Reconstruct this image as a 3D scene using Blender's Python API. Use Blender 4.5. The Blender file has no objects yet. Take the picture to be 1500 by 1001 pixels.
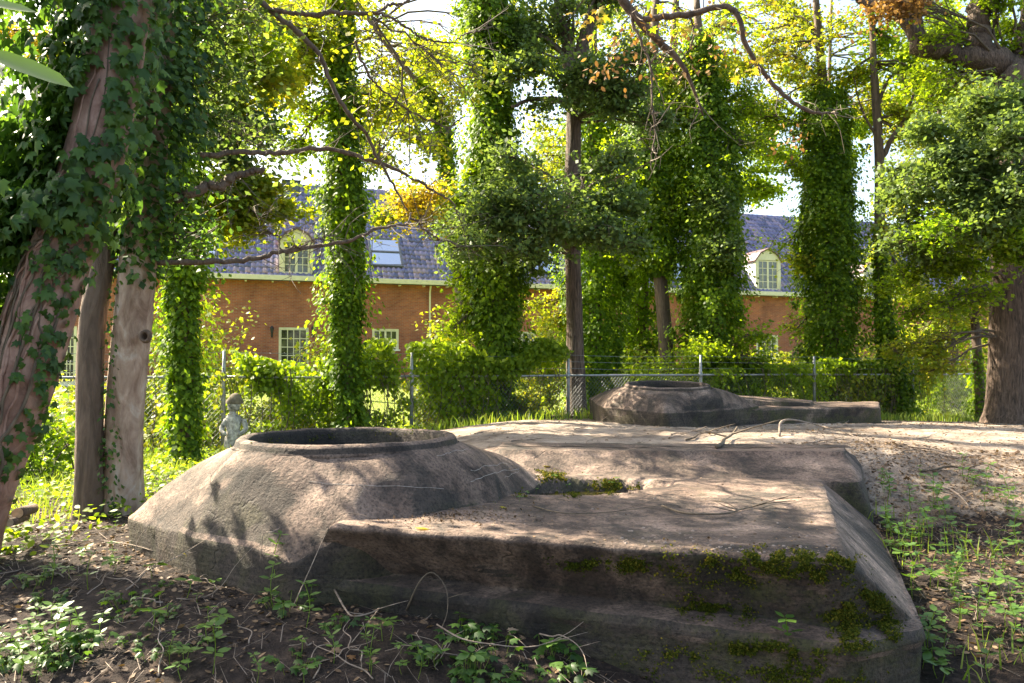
import bpy, bmesh, math, random
import numpy as np
from mathutils import Vector
from mathutils.bvhtree import BVHTree

R = math.radians
scene = bpy.context.scene
COL = scene.collection
rng = np.random.default_rng(7)
random.seed(7)

# ------------------------------------------------------------------ camera, sky, sun, exposure
EYE = 1.6
PITCH = R(1.96)
cd = bpy.data.cameras.new('camera'); cam = bpy.data.objects.new('camera', cd); COL.objects.link(cam)
cam.location = (0, 0, EYE); cam.rotation_euler = (R(90) + PITCH, 0, 0)
cd.lens = 28.0; cd.sensor_width = 36; cd.clip_start = 0.05; cd.clip_end = 1500
scene.camera = cam

SUN_AZ = R(-57); SUN_EL = R(42)
world = bpy.data.worlds.new('World'); scene.world = world; world.use_nodes = True
wn = world.node_tree
sky = wn.nodes.new('ShaderNodeTexSky'); sky.sky_type = 'NISHITA'; sky.sun_disc = False
sky.sun_elevation = SUN_EL; sky.sun_rotation = SUN_AZ; sky.air_density = 1.0; sky.dust_density = 3.0; sky.ozone_density = 1.0
wn.links.new(sky.outputs[0], wn.nodes['Background'].inputs[0]); wn.nodes['Background'].inputs[1].default_value = 0.108
sd = bpy.data.lights.new('sun', 'SUN'); sun = bpy.data.objects.new('sun', sd); COL.objects.link(sun)
sd.energy = 5.0; sd.angle = R(0.5); sd.color = (1.0, 0.92, 0.80)
SV = Vector((math.sin(SUN_AZ) * math.cos(SUN_EL), math.cos(SUN_AZ) * math.cos(SUN_EL), math.sin(SUN_EL)))
sun.rotation_euler = SV.to_track_quat('Z', 'Y').to_euler()
scene.view_settings.view_transform = 'Standard'; scene.view_settings.look = 'None'
scene.view_settings.gamma = 1.0; scene.view_settings.exposure = 2.25
scene.view_settings.use_white_balance = True; scene.view_settings.white_balance_temperature = 7300; scene.view_settings.white_balance_tint = 6
scene.render.engine = 'CYCLES'
scene.cycles.max_bounces = 8; scene.cycles.diffuse_bounces = 4; scene.cycles.transmission_bounces = 6

# ------------------------------------------------------------------ measuring: ray of a photo point (1500 x 1001)
F = 1500 * 28 / 36.0
def ray(px, py):
    a = (px - 750) / F; b = -(py - 500.5) / F
    c, s = math.cos(PITCH), math.sin(PITCH)
    return np.array([a, c - b * s, s + b * c])
def at(px, py, Y):
    d = ray(px, py); return np.array([0, 0, EYE]) + d * (Y / d[1])
def at_z(px, py, z):
    d = ray(px, py); return np.array([0, 0, EYE]) + d * ((z - EYE) / d[2])

# ------------------------------------------------------------------ noise
def _hash(ix, iy, seed):
    h = (ix.astype(np.int64) * 374761393 + iy.astype(np.int64) * 668265263 + seed * 1442695041) & 0x7fffffff
    h = ((h ^ (h >> 13)) * 1274126177) & 0x7fffffff
    return ((h ^ (h >> 16)) & 0xffff) / 65535.0
def vnoise(x, y, seed=0):
    x = np.asarray(x, float); y = np.asarray(y, float)
    ix = np.floor(x); iy = np.floor(y); fx = x - ix; fy = y - iy
    fx = fx * fx * (3 - 2 * fx); fy = fy * fy * (3 - 2 * fy)
    a = _hash(ix, iy, seed); b = _hash(ix + 1, iy, seed); c = _hash(ix, iy + 1, seed); d = _hash(ix + 1, iy + 1, seed)
    return (a * (1 - fx) + b * fx) * (1 - fy) + (c * (1 - fx) + d * fx) * fy
def fbm(x, y, seed=0, o=4):
    t = 0; a = 1; s = 0
    for i in range(o):
        t = t + a * vnoise(x * 2 ** i, y * 2 ** i, seed + i); s += a; a *= .5
    return t / s

# ------------------------------------------------------------------ object helpers
def tag(o, label=None, cat=None, group=None, kind=None):
    if label: o['label'] = label
    if cat: o['category'] = cat
    if group: o['group'] = group
    if kind: o['kind'] = kind
    return o
def empty(name, loc, label, cat, group=None):
    o = bpy.data.objects.new(name, None); COL.objects.link(o)
    o.location = tuple(float(v) for v in loc); o.empty_display_size = .2
    return tag(o, label, cat, group)
def mesh(name, V, Fc, mat=None, smooth=False):
    me = bpy.data.meshes.new(name)
    V = np.asarray(V, dtype=np.float32).reshape(-1, 3)
    if isinstance(Fc, np.ndarray):
        k = Fc.shape[1]; n = len(Fc)
        me.vertices.add(len(V)); me.vertices.foreach_set('co', V.ravel())
        me.loops.add(n * k); me.loops.foreach_set('vertex_index', Fc.astype(np.int32).ravel())
        me.polygons.add(n); me.polygons.foreach_set('loop_start', np.arange(0, n * k, k, dtype=np.int32))
        me.update(calc_edges=True)
    else:
        me.from_pydata(V.tolist(), [], [tuple(int(i) for i in f) for f in Fc]); me.update()
    if smooth: me.polygons.foreach_set('use_smooth', np.ones(len(me.polygons), dtype=bool))
    if mat: me.materials.append(mat)
    return me
def link(name, me, parent=None, loc=None, kind=None):
    """link mesh given in WORLD coordinates under parent (an unrotated empty)"""
    o = bpy.data.objects.new(name, me); COL.objects.link(o)
    if parent is not None:
        o.parent = parent
        if loc is None:
            p = parent; off = Vector((0, 0, 0))
            while p is not None: off += p.location; p = p.parent
            me.transform(__import__('mathutils').Matrix.Translation(-off))
    if loc is not None: o.location = loc
    if kind: o['kind'] = kind
    return o
def obj(name, V, Fc, mat, parent=None, smooth=False, kind=None):
    return link(name, mesh(name, V, Fc, mat, smooth), parent, kind=kind)

class MB:
    def __init__(s): s.V = []; s.F = []; s.n = 0
    def add(s, V, Fc):
        V = np.asarray(V, float).reshape(-1, 3); s.V.append(V)
        s.F += [tuple(int(i) + s.n for i in f) for f in Fc]; s.n += len(V); return s
    def box(s, c, e, u=(1, 0, 0), v=(0, 1, 0), w=(0, 0, 1)):
        c = np.array(c, float); u, v, w = (np.array(a, float) * h for a, h in zip((u, v, w), e))
        P = [c + a * u + b * v + d * w for d in (-1, 1) for b in (-1, 1) for a in (-1, 1)]
        return s.add(P, [(0, 2, 3, 1), (4, 5, 7, 6), (0, 1, 5, 4), (2, 6, 7, 3), (0, 4, 6, 2), (1, 3, 7, 5)])
    def tube(s, P, r, seg=6): V, Fc = tube(P, r, seg); return s.add(V, Fc)
    def build(s, name, mat, parent=None, smooth=False, kind=None):
        return obj(name, np.concatenate(s.V), s.F, mat, parent, smooth, kind)

def spline(P, n):
    P = np.asarray(P, float)
    if len(P) == 2: t = np.linspace(0, 1, n)[:, None]; return P[0] * (1 - t) + P[1] * t
    Q = np.vstack([2 * P[0] - P[1], P, 2 * P[-1] - P[-2]])
    out = []
    for u in np.linspace(0, len(P) - 1 - 1e-6, n):
        i = int(u); t = u - i; a, b, c, d = Q[i], Q[i + 1], Q[i + 2], Q[i + 3]
        out.append(.5 * ((2 * b) + (-a + c) * t + (2 * a - 5 * b + 4 * c - d) * t * t + (-a + 3 * b - 3 * c + d) * t ** 3))
    return np.array(out)
def gnarl(Q, amp, r_):
    n = len(Q); k = 9; d = r_.normal(0, 1, (k, 3)); d[0] = d[-1] = 0; t = np.linspace(0, k - 1, n)
    D = np.stack([np.interp(t, range(k), d[:, i]) for i in range(3)], -1); f = r_.normal(0, .25, (n, 3)); f[0] = f[-1] = 0
    return Q + (D + f) * amp
def tube(P, r, seg=6, rough=0, seed=0, cap=True):
    P = np.asarray(P, float); n = len(P); r = np.broadcast_to(np.asarray(r, float), (n,))
    T = np.gradient(P, axis=0); T /= np.linalg.norm(T, axis=1)[:, None] + 1e-9
    ref = np.array([0, 1, 0.0]) if abs(T[:, 1]).mean() < .7 else np.array([1.0, 0, 0])
    A = np.cross(T, ref); A /= np.linalg.norm(A, axis=1)[:, None] + 1e-9; B = np.cross(T, A)
    ph = np.linspace(0, 2 * math.pi, seg, endpoint=False)
    rr = np.repeat(r[:, None], seg, 1)
    if rough:
        L = np.concatenate([[0], np.cumsum(np.linalg.norm(np.diff(P, axis=0), axis=1))])[:, None]
        c1, s1 = np.cos(ph)[None] , np.sin(ph)[None]
        sc = 1 / max(r.mean(), 1e-3)
        rr = rr * (1 + rough * (fbm(c1 * 2.0 + L * sc * .16 + 9, s1 * 2.0 + 20 + 0 * L, seed) - .5) * 2
                   + rough * .5 * (fbm(c1 * 5 + 40, s1 * 5 + L * sc * .5 + 40, seed + 5) - .5) * 2)
    V = P[:, None] + rr[..., None] * (np.cos(ph)[None, :, None] * A[:, None] + np.sin(ph)[None, :, None] * B[:, None])
    V = V.reshape(-1, 3)
    i = np.arange(n - 1)[:, None] * seg; j = np.arange(seg)[None]; k = (j + 1) % seg
    Fc = np.stack([i + j, i + k, i + seg + k, i + seg + j], -1).reshape(-1, 4)
    Fc = [tuple(f) for f in Fc]
    if cap: Fc += [tuple(range((n - 1) * seg, n * seg)), tuple(range(seg - 1, -1, -1))]
    return V, Fc

# ------------------------------------------------------------------ materials
def mat(name):
    m = bpy.data.materials.new(name); m.use_nodes = True; nt = m.node_tree
    return m, nt, nt.nodes['Principled BSDF'], nt.nodes['Material Output']
def node(nt, t, **k):
    n = nt.nodes.new(t)
    for a, v in k.items(): setattr(n, a, v)
    return n
def ramp(nt, fac, stops, interp='LINEAR'):
    n = node(nt, 'ShaderNodeValToRGB'); cr = n.color_ramp; cr.interpolation = interp
    while len(cr.elements) < len(stops): cr.elements.new(.5)
    for e, (p, c) in zip(cr.elements, stops): e.position = p; e.color = (*c, 1)
    nt.links.new(fac, n.inputs[0]); return n.outputs[0]
def noise(nt, scale, detail=4, rough=.55, vec=None, dist=0):
    n = node(nt, 'ShaderNodeTexNoise'); n.inputs['Scale'].default_value = scale; n.inputs['Detail'].default_value = detail
    n.inputs['Roughness'].default_value = rough; n.inputs['Distortion'].default_value = dist
    if vec is not None: nt.links.new(vec, n.inputs['Vector'])
    return n.outputs['Fac']
def objco(nt, scale=(1, 1, 1)):
    tc = node(nt, 'ShaderNodeTexCoord'); mp = node(nt, 'ShaderNodeMapping'); mp.inputs['Scale'].default_value = scale
    nt.links.new(tc.outputs['Object'], mp.inputs['Vector']); return mp.outputs[0]
def mixc(nt, f, a, b, mode='MIX'):
    n = node(nt, 'ShaderNodeMix', data_type='RGBA', blend_type=mode)
    for s, v in ((0, f), (6, a), (7, b)):
        if isinstance(v, (int, float)): n.inputs[s].default_value = v
        elif isinstance(v, tuple): n.inputs[s].default_value = (*v, 1)
        else: nt.links.new(v, n.inputs[s])
    return n.outputs[2]
def math_(nt, op, a, b=None, c=None):
    n = node(nt, 'ShaderNodeMath', operation=op)
    for i, v in enumerate((a, b, c)):
        if v is None: continue
        if isinstance(v, (int, float)): n.inputs[i].default_value = v
        else: nt.links.new(v, n.inputs[i])
    return n.outputs[0]
def bump(nt, b, h, strength=.5, dist=.02, prev=None):
    n = node(nt, 'ShaderNodeBump'); n.inputs['Strength'].default_value = strength; n.inputs['Distance'].default_value = dist
    nt.links.new(h, n.inputs['Height'])
    if prev is not None: nt.links.new(prev, n.inputs['Normal'])
    if b is not None: nt.links.new(n.outputs[0], b.inputs['Normal'])
    return n.outputs[0]

def leafmat(name, stops, trans=.4, tmul=1.6, rough=.45, spec=.4):
    m, nt, b, out = mat(name)
    g = node(nt, 'ShaderNodeNewGeometry')
    pn = noise(nt, 1.3, 3, .6, objco(nt)); fac = math_(nt, 'ADD', math_(nt, 'MULTIPLY', g.outputs['Random Per Island'], .62), math_(nt, 'MULTIPLY', math_(nt, 'SUBTRACT', pn, .30), .95)); fac = math_(nt, 'MINIMUM', math_(nt, 'MAXIMUM', fac, 0.0), 1.0)  # tone varies by leaf and clump; clump noise also paints shaded gaps, lit edges
    c = ramp(nt, fac, stops)
    nt.links.new(c, b.inputs['Base Color']); b.inputs['Roughness'].default_value = rough
    b.inputs['Specular IOR Level'].default_value = spec
    t = node(nt, 'ShaderNodeBsdfTranslucent')
    tc = mixc(nt, 1.0, c, (tmul * 1.12, tmul * 1.05, tmul * .45), 'MULTIPLY'); nt.links.new(tc, t.inputs[0])
    mx = node(nt, 'ShaderNodeMixShader'); mx.inputs[0].default_value = trans
    nt.links.new(b.outputs[0], mx.inputs[1]); nt.links.new(t.outputs[0], mx.inputs[2]); nt.links.new(mx.outputs[0], out.inputs[0])
    return m
M = {}
M['ivy'] = leafmat('ivy leaf', [(0, (.032, .070, .010)), (.4, (.085, .155, .015)), (.75, (.165, .25, .021)), (1, (.30, .36, .03))], .5, 2.4, .5, .25)
M['ivy_near'] = leafmat('dark ivy leaf', [(0, (.016, .045, .014)), (.5, (.045, .10, .022)), (.85, (.10, .185, .035)), (1, (.24, .32, .05))], .38, 2.2, .42, .28)
M['oak'] = leafmat('oak leaf', [(0, (.055, .095, .038)), (.5, (.10, .155, .055)), (1, (.17, .24, .07))], .42, 2.0, .5, .3)
M['green'] = leafmat('green leaf', [(0, (.065, .115, .012)), (.45, (.135, .21, .018)), (1, (.26, .33, .028))], .52, 2.3, .5, .25)
M['yellow'] = leafmat('yellow green leaf', [(0, (.10, .16, .02)), (.4, (.18, .24, .025)), (.8, (.32, .31, .03)), (1, (.42, .30, .04))], .52, 1.8, .5)
M['gold'] = leafmat('golden leaf', [(0, (.24, .25, .03)), (.5, (.42, .34, .04)), (1, (.50, .28, .07))], .5, 1.5, .5)
M['dry'] = leafmat('dry brown leaf', [(0, (.16, .08, .035)), (.5, (.30, .16, .07)), (1, (.42, .27, .12))], .35, 1.2, .6, .2)
M['litter'] = leafmat('leaf litter', [(0, (.05, .03, .02)), (.4, (.12, .075, .045)), (.75, (.23, .15, .09)), (.95, (.34, .25, .17)), (1, (.35, .28, .06))], .12, 1.1, .6, .2)
M['herb'] = leafmat('seedling leaf', [(0, (.05, .11, .022)), (.5, (.09, .18, .032)), (1, (.17, .27, .05))], .38, 1.5, .42)
M['grass'] = leafmat('grass blade', [(0, (.06, .12, .02)), (.5, (.16, .24, .035)), (1, (.32, .34, .08))], .45, 1.8, .5)
M['moss'] = leafmat('moss', [(0, (.022, .034, .005)), (.45, (.05, .068, .008)), (.75, (.12, .12, .014)), (1, (.30, .21, .035))], .25, 1.3, .8, .1)

def bark(name, stops, sc=(6, 6, 1.2), bs=.6, bd=.02, rough=.8, fine=30):
    m, nt, b, out = mat(name); co = objco(nt, sc)
    n1 = noise(nt, 1.4, 6, .65, co, .8); c = ramp(nt, n1, stops)
    n2 = noise(nt, 1.0, 3, .6, objco(nt, (fine, fine, fine * .3)))
    c = mixc(nt, .35, c, ramp(nt, n2, [(.3, (.25, .22, .2)), (.7, (1, 1, 1))]), 'MULTIPLY')
    nt.links.new(c, b.inputs['Base Color']); b.inputs['Roughness'].default_value = rough
    p = bump(nt, None, n1, bs, bd); bump(nt, b, n2, .5, bd * .5, p); return m
M['bark_pink'] = bark('smooth pinkish bark', [(.25, (.12, .06, .045)), (.42, (.28, .155, .115)), (.7, (.45, .29, .23))], (6, 6, 4.5), .6, .012)
M['bark_pale'] = bark('pale flaking bark', [(.25, (.09, .05, .035)), (.40, (.27, .17, .12)), (.55, (.46, .33, .25)), (.7, (.62, .53, .46))], (5, 5, 2), .8, .02)
M['bark_brown'] = bark('brown bark', [(.25, (.05, .033, .023)), (.5, (.15, .10, .07)), (.8, (.26, .18, .13))], (12, 12, 1.5), .9, .03)
M['bark_oak'] = bark('furrowed oak bark', [(.33, (.03, .02, .015)), (.48, (.13, .085, .062)), (.7, (.24, .165, .125))], (20, 20, 2.0), 1.0, .05)
M['twig'] = bark('twig bark', [(.3, (.07, .05, .035)), (.7, (.20, .15, .10))], (10, 10, 3), .3, .005)
M['twig_pale'] = bark('dead pale twig', [(.3, (.17, .12, .09)), (.7, (.42, .33, .26))], (14, 14, 14), .3, .005)

def concrete(name):
    m, nt, b, out = mat(name); co = objco(nt)
    g = node(nt, 'ShaderNodeNewGeometry'); sp = node(nt, 'ShaderNodeSeparateXYZ'); nt.links.new(g.outputs['True Normal'], sp.inputs[0])
    side = math_(nt, 'SUBTRACT', 1.0, math_(nt, 'ABSOLUTE', sp.outputs['Z']))         # 1 on upright faces
    n1 = noise(nt, 1.1, 8, .62, co, .3); n2 = noise(nt, 5.5, 8, .7, co); n3 = noise(nt, 60, 4, .7, co)
    base = ramp(nt, n1, [(.30, (.10, .062, .046)), (.5, (.215, .148, .115)), (.68, (.41, .30, .238))])
    spots = ramp(nt, n2, [(.36, (.20, .18, .17)), (.46, (.72, .70, .68)), (.58, (1, .98, .96)), (.70, (1.5, 1.42, 1.35))])
    c = mixc(nt, .85, base, spots, 'MULTIPLY')
    # weathered algae film with its own outline; extra on formwork sides also paints shade
    n4 = noise(nt, 1.7, 7, .68, objco(nt, (1, 1, .45)), .6)
    sx_ = node(nt, 'ShaderNodeSeparateXYZ'); nt.links.new(co, sx_.inputs[0]); board = ramp(nt, side, [(.60, (0, 0, 0)), (.80, (1, 1, 1))]); mr = node(nt, 'ShaderNodeMapRange'); nt.links.new(sx_.outputs[0], mr.inputs[0]); mr.inputs[1].default_value = .5; mr.inputs[2].default_value = -.7; wx = mr.outputs[0]; side = ramp(nt, side, [(.44, (0, 0, 0)), (.62, (1, 1, 1))]); f = math_(nt, 'ADD', n4, math_(nt, 'MULTIPLY', side, math_(nt, 'ADD', .13, math_(nt, 'MULTIPLY', wx, .22))))
    fm = ramp(nt, f, [(.51, (0, 0, 0)), (.64, (1, 1, 1))])
    c = mixc(nt, math_(nt, 'MULTIPLY', fm, .80), c, (.030, .025, .021))
    n6 = noise(nt, .85, 7, .7, objco(nt, (1, 1, 1)), 1.2)
    c = mixc(nt, math_(nt, 'MULTIPLY', ramp(nt, n6, [(.48, (0, 0, 0)), (.55, (1, 1, 1))]), .85), c, mixc(nt, 1.0, c, (.30, .29, .29), 'MULTIPLY'))
    # formwork board lines on sides
    wv = node(nt, 'ShaderNodeTexNoise'); wv.inputs['Scale'].default_value = 1; wv.inputs['Detail'].default_value = 5
    nt.links.new(objco(nt, (1.5, 1.5, 55)), wv.inputs['Vector'])
    c = mixc(nt, math_(nt, 'MULTIPLY', board, .34), c, mixc(nt, 1.0, c, ramp(nt, wv.outputs['Fac'], [(.35, (.3, .3, .3)), (.65, (1.5, 1.45, 1.4))]), 'MULTIPLY'))
    # green tint
    n5 = noise(nt, 2.3, 6, .7, objco(nt, (1, 1, .8)), 1.0)
    gm = ramp(nt, math_(nt, 'ADD', n5, math_(nt, 'MULTIPLY', side, .12)), [(.60, (0, 0, 0)), (.72, (1, 1, 1))])
    c = mixc(nt, math_(nt, 'MULTIPLY', gm, .3), c, (.07, .072, .018))
    n7 = noise(nt, 3.4, 8, .75, co, .5); mm_ = math_(nt, 'MULTIPLY', ramp(nt, n7, [(.50, (0, 0, 0)), (.60, (1, 1, 1))]), math_(nt, 'MULTIPLY', side, math_(nt, 'SUBTRACT', 1.0, wx)))
    c = mixc(nt, math_(nt, 'MULTIPLY', mm_, .7), c, (.055, .055, .012))
    sp3 = ramp(nt, n3, [(.36, (.30, .28, .27)), (.48, (.9, .9, .9)), (.60, (1.2, 1.18, 1.15)), (.70, (1.7, 1.6, 1.5))]); c = mixc(nt, .85, c, sp3, 'MULTIPLY')
    wob = node(nt, 'ShaderNodeTexNoise'); wob.inputs['Scale'].default_value = 3.0; wob.inputs['Detail'].default_value = 6; nt.links.new(co, wob.inputs['Vector'])
    wm = node(nt, 'ShaderNodeMix', data_type='RGBA'); wm.inputs[0].default_value = .35; nt.links.new(co, wm.inputs[6]); nt.links.new(wob.outputs['Color'], wm.inputs[7])
    vo = node(nt, 'ShaderNodeTexVoronoi', feature='DISTANCE_TO_EDGE'); vo.inputs['Scale'].default_value = 1.1; nt.links.new(wm.outputs[2], vo.inputs['Vector'])
    crack = ramp(nt, vo.outputs['Distance'], [(.0, (1, 1, 1)), (.006, (0, 0, 0))]); crack = math_(nt, 'MULTIPLY', crack, ramp(nt, n2, [(.48, (0, 0, 0)), (.6, (1, 1, 1))]))
    c = mixc(nt, math_(nt, 'MULTIPLY', crack, .75), c, (.02, .016, .013))
    vp = node(nt, 'ShaderNodeTexVoronoi'); vp.inputs['Scale'].default_value = 42; vp.inputs['Randomness'].default_value = 1; nt.links.new(co, vp.inputs['Vector'])
    pit = ramp(nt, math_(nt, 'ADD', vp.outputs['Distance'], math_(nt, 'MULTIPLY', n2, .8)), [(.46, (1, 1, 1)), (.56, (0, 0, 0))]); c = mixc(nt, math_(nt, 'MULTIPLY', pit, .6), c, (.03, .024, .02))
    nt.links.new(c, b.inputs['Base Color']); b.inputs['Roughness'].default_value = .85
    p = bump(nt, None, n2, .8, .04); p = bump(nt, None, n3, .9, .009, p); p = bump(nt, None, math_(nt, 'SUBTRACT', 1.0, math_(nt, 'MAXIMUM', pit, crack)), .8, .01, p); bump(nt, b, math_(nt, 'MULTIPLY', wv.outputs['Fac'], board), .45, .012, p)
    return m
M['concrete'] = concrete('weathered concrete')

def simple(name, col, rough=.6, spec=.5, metal=0, ns=0, amt=.25):
    m, nt, b, out = mat(name)
    if ns:
        n = noise(nt, ns, 5, .6, objco(nt)); lo = tuple(c * (1 - amt) for c in col); hi = tuple(min(1, c * (1 + amt)) for c in col)
        nt.links.new(ramp(nt, n, [(.3, lo), (.7, hi)]), b.inputs['Base Color']); bump(nt, b, n, .15, .004)
    else: b.inputs['Base Color'].default_value = (*col, 1)
    b.inputs['Roughness'].default_value = rough; b.inputs['Specular IOR Level'].default_value = spec; b.inputs['Metallic'].default_value = metal
    return m
M['cream'] = simple('cream paint', (.76, .70, .47), .45, .5, 0, 6, .08)
M['white'] = simple('white paint', (.8, .79, .74), .4, .5, 0, 6, .06)
M['lead'] = simple('grey lead flashing', (.09, .10, .115), .5, .5, 0, 8, .3)
M['galv'] = simple('galvanised steel', (.33, .34, .35), .5, .5, .5, 14, .3)
M['wire'] = simple('galvanised wire', (.22, .23, .23), .55, .5, .4)
M['black'] = simple('black iron', (.02, .02, .02), .5)
M['wood'] = simple('orange brown wood', (.30, .15, .05), .6, .4, 0, 9, .3)
M['logface'] = simple('sawn log end', (.52, .39, .25), .75, .3, 0, 30, .3)
M['statue'] = simple('weathered pale stone', (.40, .37, .33), .8, .3, 0, 16, .75)
M['statue_hat'] = simple('mossy brown stone', (.17, .14, .10), .85, .2, 0, 14, .4)
M['chalk'] = simple('pale scratch', (.42, .37, .33), .9, .2, 0, 60, .3)
M['pebble'] = simple('pale pebble', (.24, .19, .16), .85, .2, 0, 40, .5)
M['soil'] = simple('dark humus', (.035, .027, .022), .95, .2, 0, 30, .5)
M['curtain'] = simple('room behind glass', (.05, .05, .045), .8, .2, 0, 2.5, .9)
def glass_dark():
    m, nt, b, out = mat('window glass'); n = noise(nt, 2.2, 4, .6, objco(nt))
    nt.links.new(ramp(nt, n, [(.4, (.02, .02, .018)), (.6, (.10, .10, .06)), (.75, (.30, .27, .16))]), b.inputs['Base Color'])  # yellow-green reflections painted into the dark pane colour
    b.inputs['Roughness'].default_value = .06; b.inputs['Specular IOR Level'].default_value = .9; return m
M['glass'] = glass_dark()
M['skyglass'] = simple('roof window glass', (.10, .12, .15), .04, 1.0); M['skyglass'].node_tree.nodes['Principled BSDF'].inputs['Metallic'].default_value = .85
M['skyglass'].node_tree.nodes['Principled BSDF'].inputs['Base Color'].default_value = (.62, .66, .74, 1)

def brick():
    m, nt, b, out = mat('brick wall')
    tc = node(nt, 'ShaderNodeTexCoord'); t = node(nt, 'ShaderNodeTexBrick'); sp = node(nt, 'ShaderNodeSeparateXYZ'); cb = node(nt, 'ShaderNodeCombineXYZ')
    nt.links.new(tc.outputs['Object'], sp.inputs[0])
    nt.links.new(math_(nt, 'ADD', sp.outputs['X'], math_(nt, 'MULTIPLY', sp.outputs['Y'], .31)), cb.inputs[0]); nt.links.new(sp.outputs['Z'], cb.inputs[1])
    nt.links.new(cb.outputs[0], t.inputs['Vector'])
    t.inputs['Scale'].default_value = 1; t.inputs['Brick Width'].default_value = .22; t.inputs['Row Height'].default_value = .065; t.inputs['Mortar Size'].default_value = .007
    t.inputs['Color1'].default_value = (.46, .145, .065, 1); t.inputs['Color2'].default_value = (.34, .092, .048, 1); t.inputs['Mortar'].default_value = (.34, .25, .19, 1)
    t.inputs['Bias'].default_value = 0
    n = noise(nt, 1.1, 8, .7, tc.outputs['Object'])
    c = mixc(nt, .8, t.outputs['Color'], ramp(nt, n, [(.3, (.55, .5, .46)), (.5, (.95, .92, .9)), (.65, (1.25, 1.15, 1.05))]), 'MULTIPLY')
    nt.links.new(c, b.inputs['Base Color']); b.inputs['Roughness'].default_value = .85
    bump(nt, b, math_(nt, 'SUBTRACT', 1.0, t.outputs['Fac']), .6, .01); return m
M['brick'] = brick()
def tilemat():
    m, nt, b, out = mat('glazed pantile'); g = node(nt, 'ShaderNodeNewGeometry')
    c = ramp(nt, g.outputs['Random Per Island'], [(0, (.09, .09, .20)), (.35, (.16, .15, .32)), (.65, (.24, .21, .38)), (.86, (.33, .25, .37)), (1, (.42, .29, .31))])
    n = noise(nt, 1.2, 5, .6, objco(nt)); c = mixc(nt, .6, c, ramp(nt, n, [(.3, (.7, .7, .75)), (.7, (1.15, 1.1, 1.1))]), 'MULTIPLY')
    nt.links.new(c, b.inputs['Base Color']); b.inputs['Roughness'].default_value = .28; b.inputs['Specular IOR Level'].default_value = .8
    b.inputs['Coat Weight'].default_value = .5; b.inputs['Coat Roughness'].default_value = .2; return m
M['tile'] = tilemat()

# ------------------------------------------------------------------ leaves
T_SIMPLE = (np.array([[0, 0, 0], [-.38, .45, -.10], [0, 1, -.06], [.38, .45, -.10]]), [(0, 3, 2, 1)])
def _ivy_t():
    o = [(0, 0), (-.22, -.12), (-.5, .10), (-.33, .30), (-.48, .62), (-.18, .62), (0, 1.05), (.18, .62), (.48, .62), (.33, .30), (.5, .10), (.22, -.12)]
    V = [(x, y, -.9 * x * x - .22 * y * y) for x, y in o] + [(0, .35, .03)]
    return np.array(V), [(12, (i + 1) % 12, i) for i in range(12)]
T_IVY = _ivy_t()
T_OVAL = (np.array([[0, 0, 0], [-.24, .25, -.03], [-.27, .6, -.05], [0, 1, -.12], [.27, .6, -.05], [.24, .25, -.03], [0, .5, -.08]]),
          [(6, 1, 0), (6, 2, 1), (6, 3, 2), (6, 4, 3), (6, 5, 4), (6, 0, 5)])
def _maple_t():
    a = [(-90, .0), (-60, .42), (-30, .35), (-5, .85), (18, .5), (38, 1.0), (58, .55), (72, .75), (90, 1.25), (108, .75), (122, .55), (142, 1.0), (162, .5), (185, .85), (210, .35), (240, .42)]
    V = [(r * math.cos(R(d)) * .55, r * math.sin(R(d)) * .55 + .3, -.15 * r * r) for d, r in a] + [(0, .35, .04)]
    return np.array(V), [(16, i, (i + 1) % 16) for i in range(16)]
T_MAPLE = _maple_t()
def unit(v): return v / (np.linalg.norm(v, axis=-1, keepdims=True) + 1e-9)
def leafmesh(P, N, T, S, tmpl=T_SIMPLE):
    """P base points, N leaf normals, T tip directions, S sizes -> verts, faces array"""
    tv, tf = tmpl; N = unit(N); T = unit(T - (T * N).sum(-1, keepdims=True) * N); B = np.cross(T, N)
    S = np.asarray(S)[:, None, None]
    V = P[:, None] + S * (tv[None, :, 0:1] * B[:, None] + tv[None, :, 1:2] * T[:, None] + tv[None, :, 2:3] * N[:, None])
    tf = np.array(tf); k = len(tv)
    Fc = (tf[None] + (np.arange(len(P)) * k)[:, None, None]).reshape(-1, tf.shape[1])
    return V.reshape(-1, 3), Fc
def leafobj(name, P, N, T, S, m, parent, tmpl=T_SIMPLE, kind='stuff'):
    V, Fc = leafmesh(P, N, T, S, tmpl); return obj(name, V, Fc, M[m], parent, kind=kind)

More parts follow.
